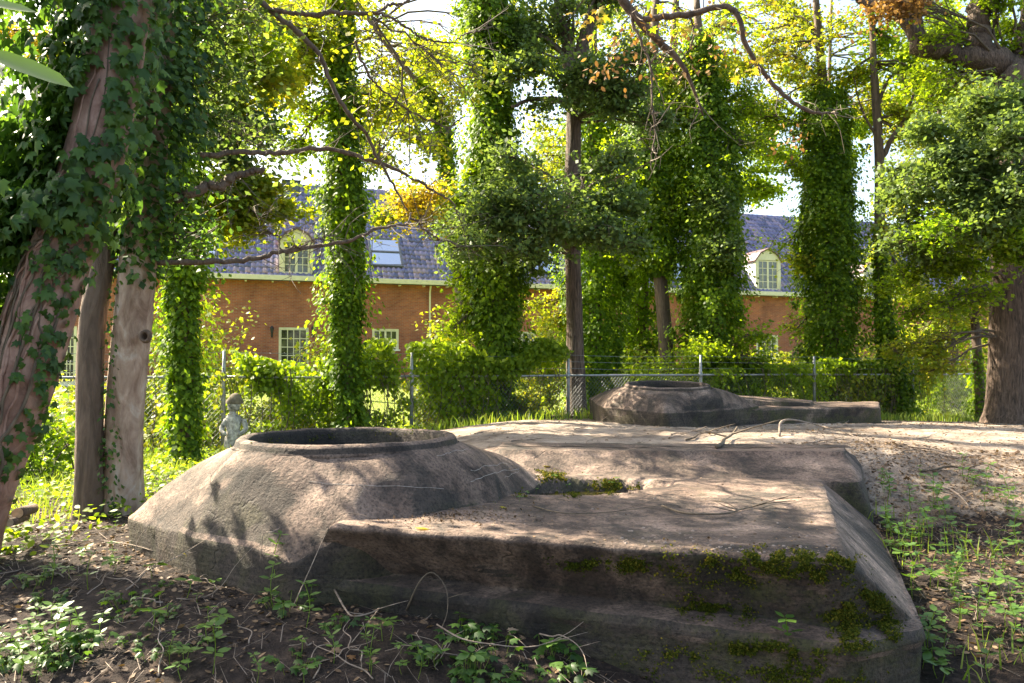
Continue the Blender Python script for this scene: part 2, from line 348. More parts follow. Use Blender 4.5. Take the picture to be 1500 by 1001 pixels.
# ------------------------------------------------------------------ terrain
HO = np.array([-11.9, 34.0]); HU = np.array([.955, .296]); HU /= np.linalg.norm(HU); HN = np.array([HU[1], -HU[0]])
def H(s, t, z): p = HO + HU * s + HN * t; return np.array([p[0], p[1], z])
def s_of(px):
    k = (px - 750) / F; return (k * HO[1] - HO[0]) / (HU[0] - HU[1] * k)
FP = [np.array([-4.7 + i * 2.9, 13 + i * 1.3]) for i in range(-3, 10)]           # fence posts
CP = [(0, 7.3, .86), (2.5, 7.2, .87), (3.5, 7, .85), (1, 9, .86), (4, 9, .84), (2, 10.7, .82), (5, 12, .76), (7, 12, .72), (6, 9.5, .8), (4.4, 6.9, .76),
      (3.1, 5.9, .55), (2.8, 4.2, .42), (2.3, 3.4, .20), (4.2, 4.5, .42), (5, 6, .62), (8, 8, .7), (10, 13, .6), (5, 2, .1),
      (-2.45, 4.75, .50), (-1.7, 4.05, .47), (-1.15, 3.70, .46), (-.36, 3.5, .42), (.33, 3.2, .25), (1.2, 2.8, .0), (-1.35, 3.0, .29), (-2.3, 3.0, .29), (-3.3, 4.6, .42),
      (-3.2, 6.9, .45), (-2.5, 6.9, .45), (-4, 8.2, .38), (-4.1, 9.7, .33), (-4.7, 13, .22), (-1.7, 14.3, .42), (1.1, 15.6, .68), (4, 16.9, .62), (6.9, 18.2, .48), (9.8, 19.5, .36), (12.7, 20.8, .30),
      (0, 12.5, .78), (-1.5, 9, .66), (-2.3, 8.3, .5), (.8, 5, .25), (-1, 5, .3), (1.8, 6.1, .5), (-1.0, 5.9, .5), (2.45, 12.6, .7), (5, 14, .66), (0, 16.2, .62), (0, 10.5, .84), (-2.4, 11, .5),
      (-15, 20, .25), (-6, 17, .2), (0, 21, .3), (6, 24, .3), (12, 26, .3), (20, 30, .3), (-20, 26, .5), (-8, 5, .4), (-12, 12, .3),
      (0, 0, 0), (-3, 0, 0), (3, 0, 0), (-2, 2, .02), (2, 2, .05), (0, 2.2, -.08), (-8, -4, 0), (8, -4, 0), (14, 4, .3)]
for s in (-14, 0, 12, 26, 40): CP += [tuple(H(s, 2.5, 1.0)), tuple(H(s, -6, 1.0))]
for x, y in ((-60, 0), (60, 0), (-60, 70), (60, 80), (0, 90), (0, -40), (-40, -40), (50, -40)): CP.append((x, y, .8))
CP = np.array(CP, float)
def _phi(d): return d * d * np.log(d + 1e-9)
_D = np.linalg.norm(CP[:, None, :2] - CP[None, :, :2], axis=-1); _n = len(CP)
_A = np.zeros((_n + 3, _n + 3)); _A[:_n, :_n] = _phi(_D) + np.eye(_n) * .05; _A[:_n, _n] = 1; _A[:_n, _n + 1:] = CP[:, :2]; _A[_n:, :_n] = _A[:_n, _n:].T
_w = np.linalg.solve(_A, np.concatenate([CP[:, 2], [0, 0, 0]]))
def ground(x, y, detail=True):
    x = np.atleast_1d(np.asarray(x, float)); y = np.atleast_1d(np.asarray(y, float)); sh = x.shape; x = x.ravel(); y = y.ravel()
    cx = np.clip(x, -60, 60); cy = np.clip(y, -40, 90)
    d = np.linalg.norm(np.stack([cx, cy], -1)[:, None] - CP[None, :, :2], axis=-1)
    z = _phi(d) @ _w[:_n] + _w[_n] + _w[_n + 1] * cx + _w[_n + 2] * cy
    z = np.clip(z, -.3, 1.2)
    if detail:
        near = np.clip(1 - (y - 14) / 8, .15, 1)
        z = z + near * ((fbm(x * 1.3, y * 1.3, 3, 4) - .5) * .055 + (fbm(x * 7, y * 7, 8, 3) - .5) * .035)
    return z.reshape(sh)
def G(x, y): return float(ground([x], [y])[0])
def axis(lo, a, b, hi, st, g=1.12):
    m_ = list(np.arange(a, b, st)); l = [a]; s = st
    while l[-1] > lo: s *= g; l.append(l[-1] - s)
    r = [m_[-1]]; s = st
    while r[-1] < hi: s *= g; r.append(r[-1] + s)
    return np.array(l[:0:-1] + m_ + r[1:])
gx = axis(-300, -5, 6.5, 300, .055, 1.07); gy = axis(-60, 1.5, 13, 500, .055, 1.06)
GX, GY = np.meshgrid(gx, gy, indexing='ij')
GZ = np.concatenate([ground(GX[i:i + 20], GY[i:i + 20]) for i in range(0, len(gx), 20)])
nx, ny = len(gx), len(gy)
ii = (np.arange(nx - 1)[:, None] * ny + np.arange(ny - 1)[None]).ravel()
gF = np.stack([ii, ii + ny, ii + ny + 1, ii + 1], -1)
gm = mesh('ground', np.stack([GX, GY, GZ], -1).reshape(-1, 3), gF, None, True)
# where the soil is trodden sand, leafy humus or lawn
def fence_side(x, y): return (y - 13 - (x + 4.7) * (1.3 / 2.9))                        # >0 beyond the fence
def soilmask(x, y):
    fs = fence_side(x, y)
    n = fbm(x * .9, y * .9, 21, 4) - .5
    sand = np.clip((y - 6.4 + .95 * np.clip((x - 2.4) / .4, 0, 1) + n * 1.8) / .6, 0, 1) * np.clip((x + 1.2 + (y - 8) * .15 + n * 1.5) / .8, 0, 1) * np.clip((4.5 + (y - 5.6) * 1.3 - x + n * 2) / .8, 0, 1) * np.clip((-fs - .9 + n) / .8, 0, 1)
    sand = np.maximum(sand, np.clip((x - 2.0) / .5, 0, 1) * np.clip(.22 + n, 0, .5) * (fs < -.9))
    lawn = np.clip((fs - .4 + n * 1.2) / .8, 0, 1)
    return sand, lawn
sand, lawn = soilmask(GX, GY)
ca = gm.color_attributes.new('cover', 'FLOAT_COLOR', 'POINT')
ca.data.foreach_set('color', np.stack([sand, lawn, 0 * sand, 0 * sand + 1], -1).astype(np.float32).ravel())
m, nt, b, out = mat('earth')
vc = node(nt, 'ShaderNodeVertexColor', layer_name='cover'); sep = node(nt, 'ShaderNodeSeparateColor'); nt.links.new(vc.outputs[0], sep.inputs[0])
co = objco(nt); n1 = noise(nt, 1.6, 8, .65, co); n2 = noise(nt, 14, 6, .7, co); n3 = noise(nt, 90, 4, .7, co)
hum = ramp(nt, n2, [(.3, (.014, .010, .009)), (.5, (.036, .026, .022)), (.7, (.10, .07, .055))])
san = ramp(nt, n1, [(.32, (.13, .098, .078)), (.5, (.32, .255, .205)), (.68, (.47, .39, .325))])
san = mixc(nt, .6, san, ramp(nt, n2, [(.3, (.5, .46, .44)), (.6, (1.1, 1.1, 1.1))]), 'MULTIPLY')
law = ramp(nt, n2, [(.3, (.13, .18, .025)), (.7, (.26, .31, .06))])
fs_ = math_(nt, 'ADD', sep.outputs[0], math_(nt, 'MULTIPLY', math_(nt, 'SUBTRACT', n2, .5), .9))
c = mixc(nt, ramp(nt, fs_, [(.35, (0, 0, 0)), (.65, (1, 1, 1))]), hum, san); c = mixc(nt, sep.outputs[1], c, law)
c = mixc(nt, .6, c, ramp(nt, n3, [(.3, (.45, .43, .42)), (.55, (1, 1, 1)), (.75, (1.35, 1.3, 1.25))]), 'MULTIPLY')
nt.links.new(c, b.inputs['Base Color']); b.inputs['Roughness'].default_value = .95; b.inputs['Specular IOR Level'].default_value = .2
p = bump(nt, None, n2, .8, .04); bump(nt, b, n3, .9, .012, p)
gm.materials.append(m); go = bpy.data.objects.new('ground', gm); COL.objects.link(go); go['kind'] = 'structure'

# ------------------------------------------------------------------ house
SL, SR = s_of(60), s_of(1700)
ZB, ZE, ZR, TR = .75, 5.50, 10.55, -4.1
OV = .42
house = empty('brick_house', H(0, 0, ZB), 'long orange brick house with a purple tiled roof and cream dormers beyond the lawn', 'house')
def quadbox(mb, s0, s1, t0, t1, z0, z1):
    P = [H(s, t, z) for z in (z0, z1) for s, t in ((s0, t0), (s1, t0), (s1, t1), (s0, t1))]
    return mb.add(P, [(0, 3, 2, 1), (4, 5, 6, 7), (0, 1, 5, 4), (1, 2, 6, 5), (2, 3, 7, 6), (3, 0, 4, 7)])
def hz(px, py, t=0):
    """height on the house front at photo point"""
    s = s_of(px); P = H(s, t, 0); return at(px, py, P[1])[2]
openings = []   # (s0, s1, z0, z1)
def px_op(x0, x1, y0, y1, z0=None):
    xm = (x0 + x1) / 2; o = (s_of(x0), s_of(x1), hz(xm, y1) if z0 is None else z0, hz(xm, y0)); openings.append(o); return o
OP_DOOR = px_op(408, 452, 480, 560, ZB + .2)
OP_WIN = px_op(545, 584, 482, 512)
OP_DOOR2 = px_op(1108, 1140, 491, 555, ZB + .25)
OP_DOOR3 = px_op(905, 932, 484, 553, ZB + .22)
OP_DOOR4 = px_op(88, 112, 478, 545, ZB + .22)
OP_WIN2 = px_op(745, 785, 486, 530)
# wall with real openings: strips
mb = MB(); WT = .3
edges = sorted(openings); s = SL
for (a, bb, z0, z1) in edges:
    quadbox(mb, s, a, 0, -WT, ZB - .5, ZE); quadbox(mb, a, bb, 0, -WT, ZB - .5, z0); quadbox(mb, a, bb, 0, -WT, z1, ZE); s = bb
quadbox(mb, s, SR, 0, -WT, ZB - .5, ZE)
quadbox(mb, SL, SL + WT, -WT - .002, 2 * TR + WT, ZB - .5, ZE); quadbox(mb, SR - WT, SR, -WT - .002, 2 * TR + WT, ZB - .5, ZE); quadbox(mb, SL, SR, 2 * TR, 2 * TR + WT, ZB - .5, ZE)
for s0 in (SL, SR - WT):                                                               # gables
    P = [H(s0 + d, t, z) for d in (0, WT) for t, z in ((0, ZE), (TR, ZR - .15), (2 * TR, ZE))]
    mb.add(P, [(0, 1, 2), (5, 4, 3), (0, 3, 4, 1), (1, 4, 5, 2)])
wall = mb.build('wall', M['brick'], house)
mb = MB(); quadbox(mb, SL + .4, SR - .4, -1.6, -1.65, ZB, ZE - .2); mb.build('room_back', M['curtain'], house)
def glazed(name, op, cols, rows, leaves=1, t=-.10, parent=house, label=None, fr=.07, rail=.0):
    a, bb, z0, z1 = op; mb = MB()
    quadbox(mb, a, a + fr, t + .09, t, z0, z1); quadbox(mb, bb - fr, bb, t + .09, t, z0, z1)
    quadbox(mb, a + fr, bb - fr, t + .09, t, z1 - fr, z1); quadbox(mb, a + fr, bb - fr, t + .09, t, z0, z0 + fr + rail)
    f = mb.build(name, M['cream'], parent)
    if label: f['label'] = label
    W = (bb - a - 2 * fr) / leaves
    g = MB(); bar = MB(); pn = []
    for l in range(leaves):
        x0 = a + fr + W * l; x1 = x0 + W; st = .045; zz0 = z0 + fr + rail; zz1 = z1 - fr
        for q in ((x0, x0 + st), (x1 - st, x1)): quadbox(bar, q[0], q[1], t + .07, t + .015, zz0, zz1)
        quadbox(bar, x0 + st, x1 - st, t + .07, t + .015, zz1 - st, zz1); quadbox(bar, x0 + st, x1 - st, t + .07, t + .015, zz0, zz0 + st)
        iw = (x1 - x0 - 2 * st); ih = (zz1 - zz0 - 2 * st)
        for i in range(1, cols): xx = x0 + st + iw * i / cols; quadbox(bar, xx - .017, xx + .017, t + .062, t + .02, zz0 + st, zz1 - st)
        for j in range(1, rows): zz = zz0 + st + ih * j / rows; quadbox(bar, x0 + st, x1 - st, t + .058, t + .022, zz - .017, zz + .017)
        for i in range(cols):
            for j in range(rows):
                pn.append((x0 + st + iw * i / cols, x0 + st + iw * (i + 1) / cols, zz0 + st + ih * j / rows, zz0 + st + ih * (j + 1) / rows))
    bar.build('glazing_bars', M['cream'], f)
    for (xa, xb, za, zb) in pn:
        q = MB(); tl = random.uniform(-.004, .004); quadbox(q, xa, xb, t + .036, t + .030 + tl, za, zb); q.build('pane', M['glass'], f)
    return f
glazed('french_door', OP_DOOR, 4, 6, 1); glazed('window', OP_WIN, 2, 2, 2); glazed('french_door', OP_DOOR2, 4, 6, 1)
glazed('french_door', OP_DOOR3, 3, 6, 1); glazed('french_door', OP_DOOR4, 3, 6, 1); glazed('window', OP_WIN2, 2, 3, 2)
for op in openings:                                                                    # projecting stone sills / steps
    mb = MB(); quadbox(mb, op[0] - .06, op[1] + .06, .08, -.02, op[2] - .07, op[2]); mb.build('sill', M['white'], house)
# eaves
mb = MB(); quadbox(mb, SL - .2, SR + .2, OV, 0.003, ZE - .05, ZE - .01); quadbox(mb, SL - .2, SR + .2, OV + .13, OV + .002, ZE - .09, ZE + .09)
quadbox(mb, SL - .2, SR + .2, OV + .10, OV + .02, ZE + .09, ZE + .12)
mb.build('gutter', M['cream'], house)
mb = MB()
for s in np.arange(SL, SR, 1.1): quadbox(mb, s, s + .08, OV - .02, .02, ZE - .17, ZE - .052)
mb.build('eaves_bracket', M['cream'], house, kind='stuff')
for px in (629, 1010, 1420):
    s = s_of(px); mb = MB(); mb.tube([H(s, .30, ZE - .05), H(s, .09, ZE - .4), H(s, .09, ZB)], .045, 8); mb.build('downpipe', M['cream'], house)
# roof deck and pantiles
mb = MB(); P = [H(s, t, z) for s in (SL - .3, SR + .3) for t, z in ((OV, ZE), (TR, ZR - .05), (2 * TR - OV, ZE), (2 * TR - OV, ZE - .12), (TR, ZR - .2), (OV, ZE - .008 - .12))]
mb.add(P, [(0, 6, 7, 1), (1, 7, 8, 2), (3, 9, 10, 4), (4, 10, 11, 5), (5, 11, 6, 0), (0, 1, 4, 5), (1, 2, 3, 4), (6, 11, 10, 7), (7, 10, 9, 8), (2, 8, 9, 3)])
roof = mb.build('roof', M['lead'], house)
SLEN = math.hypot(OV - TR, ZR - ZE); sd_t = (TR - OV) / SLEN; sd_z = (ZR - ZE) / SLEN      # up-slope direction
def RP(s, l, h): return (s, OV + sd_t * l + sd_z * h, ZE + sd_z * l - sd_t * h)
TW, TC = .235, .315
ns = int((SR - SL + .6) / TW); nl = int(SLEN / TC) + 1
prof = [(0, .012), (.16, .052), (.36, .070), (.54, .045), (.72, .012), (.90, .004), (1.02, .014)]
prof = np.array(prof); K = len(prof)
S_, L_ = np.meshgrid(np.arange(ns), np.arange(nl), indexing='ij'); S_ = S_.ravel(); L_ = L_.ravel()
js = rng.normal(0, .006, len(S_)); jl = rng.normal(0, .008, len(S_)); jt = rng.normal(0, .004, len(S_))
s0 = SL - .3 + S_ * TW + js; l0 = np.minimum(L_ * TC - .05 + jl, SLEN - TC)
sag = (fbm(S_ * .02, L_ * .05, 5) - .5) * .10
def tv(sv, lv, hv):
    t = OV + sd_t * lv + sd_z * hv; z = ZE + sd_z * lv - sd_t * hv; p = HO[None] + 0
    X = HO[0] + HU[0] * sv + HN[0] * t; Y = HO[1] + HU[1] * sv + HN[1] * t; return np.stack([X, Y, z], -1)
rows_ = []
for (dl, dh) in ((-.0, .0), (0, .062), (TC + .03, .012)):
    for k in range(K): rows_.append(tv(s0 + prof[k, 0] * TW, l0 + dl, prof[k, 1] * (1 if dh else .8) + dh + jt + sag * 0 + (0 if dh else -.01)))
V = np.stack(rows_, 1).reshape(-1, 3)
fc = [(r_ * K + k, r_ * K + k + 1, (r_ + 1) * K + k + 1, (r_ + 1) * K + k) for r_ in (0, 1) for k in range(K - 1)]
Fc = (np.array(fc)[None] + (np.arange(len(S_)) * 3 * K)[:, None, None]).reshape(-1, 4)
# leave out the tiles where dormers and roof windows cut the slope
DORM = [(408, 457, 402, 336), (1104, 1141, 425, 366), (1262, 1292, 432, 384), (205, 250, 398, 330)]
SKYL = [(543, 584, 392, 353), (284, 320, 384, 349), (780, 806, 402, 366), (968, 992, 412, 378)]
def slope_l(px, py, s):
    """distance up the slope seen at the photo point"""
    d = ray(px, py); O = np.array([0, 0, EYE]); P0 = H(s, OV, ZE); up = np.array([HN[0] * sd_t, HN[1] * sd_t, sd_z]); al = np.array([HU[0], HU[1], 0])
    A = np.stack([d, -up, -al], 1); r_ = np.linalg.solve(A, P0 - O); return r_[1], s + r_[2]
cuts = []
for (x0, x1, y0, y1) in DORM: cuts.append((s_of(x0) + .03, s_of(x1) - .03, .15, 2.6))
for (x0, x1, y0, y1) in SKYL:
    la, sa = slope_l(x0, y0, s_of(x0)); lb, sb = slope_l(x1, y1, s_of(x1)); cuts.append((sa, sb, la, lb))
keep = np.ones(len(S_), bool)
sc_, lc_ = s0 + TW / 2, l0 + TC / 2
for (a, bb, l_, h_) in cuts[len(DORM):]: keep &= ~((sc_ > a) & (sc_ < bb) & (lc_ > l_) & (lc_ < h_))
for (a, bb, l_, h_) in cuts[:len(DORM)]: keep &= ~((sc_ > a) & (sc_ < bb) & (lc_ > l_) & (lc_ < h_ * .75))
Fc = Fc.reshape(len(S_), -1, 4)[keep].reshape(-1, 4)
obj('roof_tiles', V, Fc, M['tile'], house, True, 'stuff')
mb = MB()
for s in np.arange(SL - .3, SR + .3, .33):
    ph = np.linspace(-.4, math.pi + .4, 7); P = []
    for q, rr_ in ((0, .15), (.36, .13)):
        for a in ph: P.append(H(s + q, TR + math.cos(a) * rr_, ZR - .04 + math.sin(a) * rr_))
    mb.add(P, [(i, i + 1, i + 8, i + 7) for i in range(6)])
mb.build('ridge_tiles', M['tile'], house, True, 'stuff')
# dormers
def dormer(x0, x1, y0, y1):
    a, bb = s_of(x0), s_of(x1); w = bb - a; cxs = (a + bb) / 2
    t = OV - .18; z0 = ZE + .10
    zt = at((x0 + x1) / 2, y1, H(cxs, t, 0)[1])[2]; zs = zt - w * .36; zb_l = lambda z: OV + sd_t * ((z - ZE) / sd_z)
    d = empty('dormer', (0, 0, 0), None, None); d.parent = house; d.location = Vector(H(cxs, t, z0)) - house.location
    mb = MB()
    pts = [(a, z0), (bb, z0), (bb, zs), (bb - w * .2, zs + (zt - zs) * .62), (cxs, zt), (a + w * .2, zs + (zt - zs) * .62), (a, zs)]
    fr = .17; wz0, wz1 = z0 + .16, zs - .02
    ia, ib = a + fr, bb - fr
    # cheeks and front frame, cut round the window
    quadbox(mb, a, ia, t, t - .12, z0, zs); quadbox(mb, ib, bb, t, t - .12, z0, zs); quadbox(mb, ia, ib, t, t - .12, z0, wz0)
    k = len(pts) - 2; top = [(a, zs)] + [(bb, zs)] + pts[3:6]
    top = [(a, zs), (bb, zs), pts[3], pts[4], pts[5]]
    P = [H(s_, tt, z_) for tt in (t, t - .12) for s_, z_ in top]
    mb.add(P, [(0, 1, 2, 3, 4), (9, 8, 7, 6, 5)] + [(i, (i + 1) % 5 + 0, (i + 1) % 5 + 5, i + 5) for i in range(5)])
    mb.build('front', M['cream'], d)
    mb = MB()
    for sa, sb in ((a + .004, a + .06), (bb - .06, bb - .004)):
        zb_ = zs; P = [H(s_, tt, zz) for s_ in (sa, sb) for tt, zz in ((t - .122, z0 - .05), (zb_l(z0 - .05), z0 - .05), (zb_l(zb_), zb_), (t - .122, zb_))]
        mb.add(P, [(0, 1, 2, 3), (7, 6, 5, 4), (0, 4, 5, 1), (1, 5, 6, 2), (2, 6, 7, 3), (3, 7, 4, 0)])
    mb.build('cheek', M['white'], d)
    mb = MB(); ov = .09
    outl = [(a - ov, zs - .04), (a + w * .2 - ov * .7, zs + (zt - zs) * .62 + .05), (cxs, zt + .09), (bb - w * .2 + ov * .7, zs + (zt - zs) * .62 + .05), (bb + ov, zs - .04)]
    inn = [(s_ + (0 if s_ == cxs else (.03 if s_ < cxs else -.03)), z_ - .075) for s_, z_ in outl]
    P = [H(s_, t + .10, z_) for s_, z_ in outl] + [H(s_, min(zb_l(z_) - .05, t - .2), z_) for s_, z_ in outl] + [H(s_, t + .10, z_) for s_, z_ in inn] + [H(s_, min(zb_l(z_) - .05, t - .2), z_) for s_, z_ in inn]
    fcs = []
    for i in range(4): fcs += [(i, i + 1, i + 6, i + 5), (10 + i, 15 + i, 16 + i, 11 + i), (i, 10 + i, 11 + i, i + 1)]
    fcs += [(0, 5, 15, 10), (4, 14, 19, 9)]
    mb.add(P, fcs); mb.build('dormer_roof', M['hood'], d)
    mb = MB(); quadbox(mb, a - .1, bb + .1, t + .05, t - .3, z0 - .09, z0 - .004); mb.build('flashing', M['lead'], d)
    # casements
    bar = MB(); gl = MB(); W = (ib - ia) / 2
    gl_obj = []
    for l in range(2):
        x0_, x1_ = ia + W * l, ia + W * (l + 1); st = .055; tt = t - .03
        quadbox(bar, x0_, x0_ + st, tt, tt - .05, wz0, wz1); quadbox(bar, x1_ - st, x1_, tt, tt - .05, wz0, wz1)
        quadbox(bar, x0_ + st, x1_ - st, tt, tt - .05, wz0, wz0 + st); quadbox(bar, x0_ + st, x1_ - st, tt, tt - .05, wz1 - st, wz1)
        xm = (x0_ + x1_) / 2; quadbox(bar, xm - .014, xm + .014, tt - .004, tt - .04, wz0 + st, wz1 - st)
        ih = wz1 - wz0 - 2 * st
        for j in range(1, 4): zz = wz0 + st + ih * j / 4; quadbox(bar, x0_ + st, x1_ - st, tt - .008, tt - .038, zz - .014, zz + .014)
        for i in range(2):
            for j in range(4):
                q = MB(); xa = x0_ + st + (W - 2 * st) * i / 2; za = wz0 + st + ih * j / 4
                quadbox(q, xa, xa + (W - 2 * st) / 2, tt - .02, tt - .026 + random.uniform(-.003, .003), za, za + ih / 4); q.build('pane', M['glass'], d)
    bar.build('casement', M['cream'], d)
M['hood'] = simple('dark red dormer roof', (.15, .085, .085), .5, .5, 0, 6, .3)
for dd in DORM: dormer(*dd)
for (a, bb, l0_, l1_) in cuts[len(DORM):]:
    f = MB()
    def rbox(mb, s0, s1, la, lb, h0, h1):
        P = [H(*RP(s, l, h)) for h in (h0, h1) for s, l in ((s0, la), (s1, la), (s1, lb), (s0, lb))]
        return mb.add(P, [(0, 3, 2, 1), (4, 5, 6, 7), (0, 1, 5, 4), (1, 2, 6, 5), (2, 3, 7, 6), (3, 0, 4, 7)])
    w = .09; mid = (l0_ + l1_) / 2
    rbox(f, a, a + w, l0_, l1_, 0, .16); rbox(f, bb - w, bb, l0_, l1_, 0, .16)
    for q in (l0_, mid - w / 2, l1_ - w): rbox(f, a + w, bb - w, q, q + w, 0, .155)
    fo = f.build('roof_window', M['lead'], house)
    for la, lb in ((l0_ + w, mid - w / 2), (mid + w / 2, l1_ - w)):
        g = MB(); rbox(g, a + w, bb - w, la, lb, .09, .12); g.build('pane', M['skyglass'], fo)
# chimney
s = s_of(392) + 1.1; mb = MB(); quadbox(mb, s - .45, s + .3, TR + .45, TR - .35, ZR - .8, ZR + .12); ch = mb.build('chimney', M['lead'], house)
mb = MB(); quadbox(mb, s - .52, s + .37, TR + .52, TR - .42, ZR + .12, ZR + .17); mb.build('cap', M['lead'], ch)
# wall lamps
for px in (398, 458):
    s = s_of(px); z = hz(px, 482); mb = MB()
    mb.box(H(s, .02, z - .25), (.04, .02, .12), (*HU, 0), (*HN, 0)); mb.tube([H(s, .03, z - .3), H(s, .16, z - .32), H(s, .2, z - .2)], .012, 6)
    l = mb.build('wall_lamp', M['black'], house)
    c0 = H(s, .2, z); q = MB(); ph = [R(45 + 90 * i) for i in range(4)]
    for z0_, r0, z1_, r1 in ((-.2, .05, .02, .095), (.02, .11, .12, .02)):
        P = [c0 + np.array([math.cos(a) * r, math.sin(a) * r, zz]) for zz, r in ((z0_, r0), (z1_, r1)) for a in ph]
        q.add(P, [(0, 1, 5, 4), (1, 2, 6, 5), (2, 3, 7, 6), (3, 0, 4, 7), (3, 2, 1, 0), (4, 5, 6, 7)])
    q.build('lantern', M['black'], l)

# garden furniture in front of the house
def yat(px, t): s = s_of(px); return H(s, t, 0)
p = yat(882, 1.2); zg = G(p[0], p[1]); bench = empty('garden_bench', (p[0], p[1], zg), 'orange brown wooden garden bench standing against the far brick wall', 'bench')
bench.location = (p[0], p[1], zg); ux, vx = (*HU, 0), (*HN, 0)
def bp(u, v, z): return np.array([p[0] + HU[0] * u + HN[0] * v, p[1] + HU[1] * u + HN[1] * v, zg + z])
for i in range(4): mb = MB(); mb.box(bp(0, -.2 + .12 * i, .44), (.7, .05, .015), ux, vx); mb.build('slat', M['wood'], bench)
for i in range(4): mb = MB(); mb.box(bp(0, -.28, .55 + .12 * i), (.7, .012, .05), ux, vx); mb.build('slat', M['wood'], bench)
for u in (-.62, .62):
    for v in (-.26, .2): mb = MB(); mb.box(bp(u, v, .21 if v > 0 else .46), (.03, .03, .21 if v > 0 else .46), ux, vx); mb.build('leg', M['wood'], bench)
p = yat(918, 2.0); zg = G(p[0], p[1]); tab = empty('garden_table', (p[0], p[1], zg), 'white garden table standing in front of the far brick wall', 'table')
mb = MB(); mb.box(bp(0, 0, .72), (.5, .35, .02), ux, vx); mb.build('table_top', M['white'], tab)
mb = MB(); mb.box(bp(0, 0, .66), (.44, .29, .035), ux, vx); mb.build('apron', M['white'], tab)
for u in (-.42, .42):
    for v in (-.27, .27): mb = MB(); mb.box(bp(u, v, .35), (.025, .025, .345), ux, vx); mb.build('leg', M['white'], tab)
p = yat(225, 6.0); 

# ------------------------------------------------------------------ bunkers
def loop_poly(C, n_edge, smooth_it=4):
    C = np.asarray(C, float); out = []
    for i in range(len(C)):
        a, b_ = C[i], C[(i + 1) % len(C)]; t = np.linspace(0, 1, n_edge[i], endpoint=False)[:, None]; out.append(a * (1 - t) + b_ * t)
    L = np.concatenate(out)
    for _ in range(smooth_it): L = .5 * L + .25 * (np.roll(L, 1, 0) + np.roll(L, -1, 0))
    return L
def loft(loops, closed_top=True):
    n = len(loops[0]); V = np.concatenate(loops); Fc = []
    for k in range(len(loops) - 1):
        for i in range(n): j = (i + 1) % n; Fc.append((k * n + i, k * n + j, (k + 1) * n + j, (k + 1) * n + i))
    if closed_top: V = np.vstack([V, loops[-1].mean(0)]); c = len(V) - 1; o = (len(loops) - 1) * n; Fc += [(o + i, o + (i + 1) % n, c) for i in range(n)]
    return V, Fc
def inter(A, B, n): return [A * (1 - t) + B * t for t in np.linspace(0, 1, n, endpoint=False)]
def rough(V, a=.02, sc=3.0, seed=0, fine=.006):
    V = V.copy(); dx = fbm(V[:, 0] * sc + V[:, 2] * sc, V[:, 1] * sc - V[:, 2] * 1.7 * sc, seed, 3) - .5; dz = fbm(V[:, 0] * sc + 5, V[:, 1] * sc + V[:, 2] * sc, seed + 9, 3) - .5
    f1 = vnoise(V[:, 0] * 11 + V[:, 2] * 4, V[:, 1] * 11 - V[:, 2] * 9, seed + 3) - .5
    V[:, 0] += dx * a; V[:, 1] += dz * a + f1 * fine; V[:, 2] += (dx - dz) * .5 * a + f1 * fine; return V
bk = empty('concrete_bunker', (.5, 5, .4), 'big weathered grey concrete bunker roof with mossy front edge nearest the viewer', 'bunker')
ne = [110, 14, 70, 90, 70]
C_top = [at_z(476, 769, .85), at_z(1237, 822, .80), at_z(1245, 816, .80), at_z(1207, 702, .80), at_z(700, 688, .81)]
C_foot = [at_z(450, 826, .578), at_z(1224, 920, .488), at_z(1340, 906, .478), at_z(1281, 764, .47), at_z(640, 690, .47)]
C_led = [at_z(424, 846, .555), at_z(1258, 953, .46), at_z(1358, 926, .46), at_z(1284, 768, .46), at_z(640, 690, .46)]
Lt, Lf, Ll = (loop_poly(c, ne, 2) for c in (C_top, C_foot, C_led))
Lb = Ll.copy(); Lb[:, 2] = -.5; Lb[:, :2] = (Lb[:, :2] - Lb[:, :2].mean(0)) * .972 + Lb[:, :2].mean(0)
cen = Lt.mean(0)
edge = Lt * .985 + cen * .015; edge2 = Lt.copy(); edge2[:, 2] -= .02
Ledge = Ll.copy(); Ledge[:, 2] -= .02; li = Ll * .995 + Ll.mean(0) * .005; li[:, 2] += .018
loops = inter(Lb, np.concatenate([Ledge[:, :2] * .992 + Ledge[:, :2].mean(0) * .008, Ledge[:, 2:] - .04], 1), 14) + [np.concatenate([Ledge[:, :2] * .992 + Ledge[:, :2].mean(0) * .008, Ledge[:, 2:] - .04], 1), Ledge - np.array([0, 0, .012]), Ledge] + [li] + inter(Lf, edge2, 16) + [edge2]
loops += [edge] + inter(edge * .97 + cen * .03, edge * .1 + cen * .9, 44)
V, Fc = loft(loops)
# the roof slab dips a little to the middle, where water stands
PCEN = at_z(838, 714, .80)[:2]
V = rough(V, .014, 2.6, 11, .009)
q_ = V[:, :2] - PCEN; q_ = np.stack([q_[:, 0] * .95 - q_[:, 1] * .31 * -1, q_[:, 1] * .95 - q_[:, 0] * .31], -1) / np.array([.62, .36]); rq = np.linalg.norm(q_, axis=1) + (fbm(V[:, 0] * 4, V[:, 1] * 4, 77) - .5) * .5
bas = np.clip((1.12 - rq) / .22, 0, 1); bas = bas * bas * (3 - 2 * bas); V[:, 2] -= np.where(V[:, 2] > .72, bas * .13, 0)
obj('roof_slab', V, Fc, M['concrete'], bk, True)
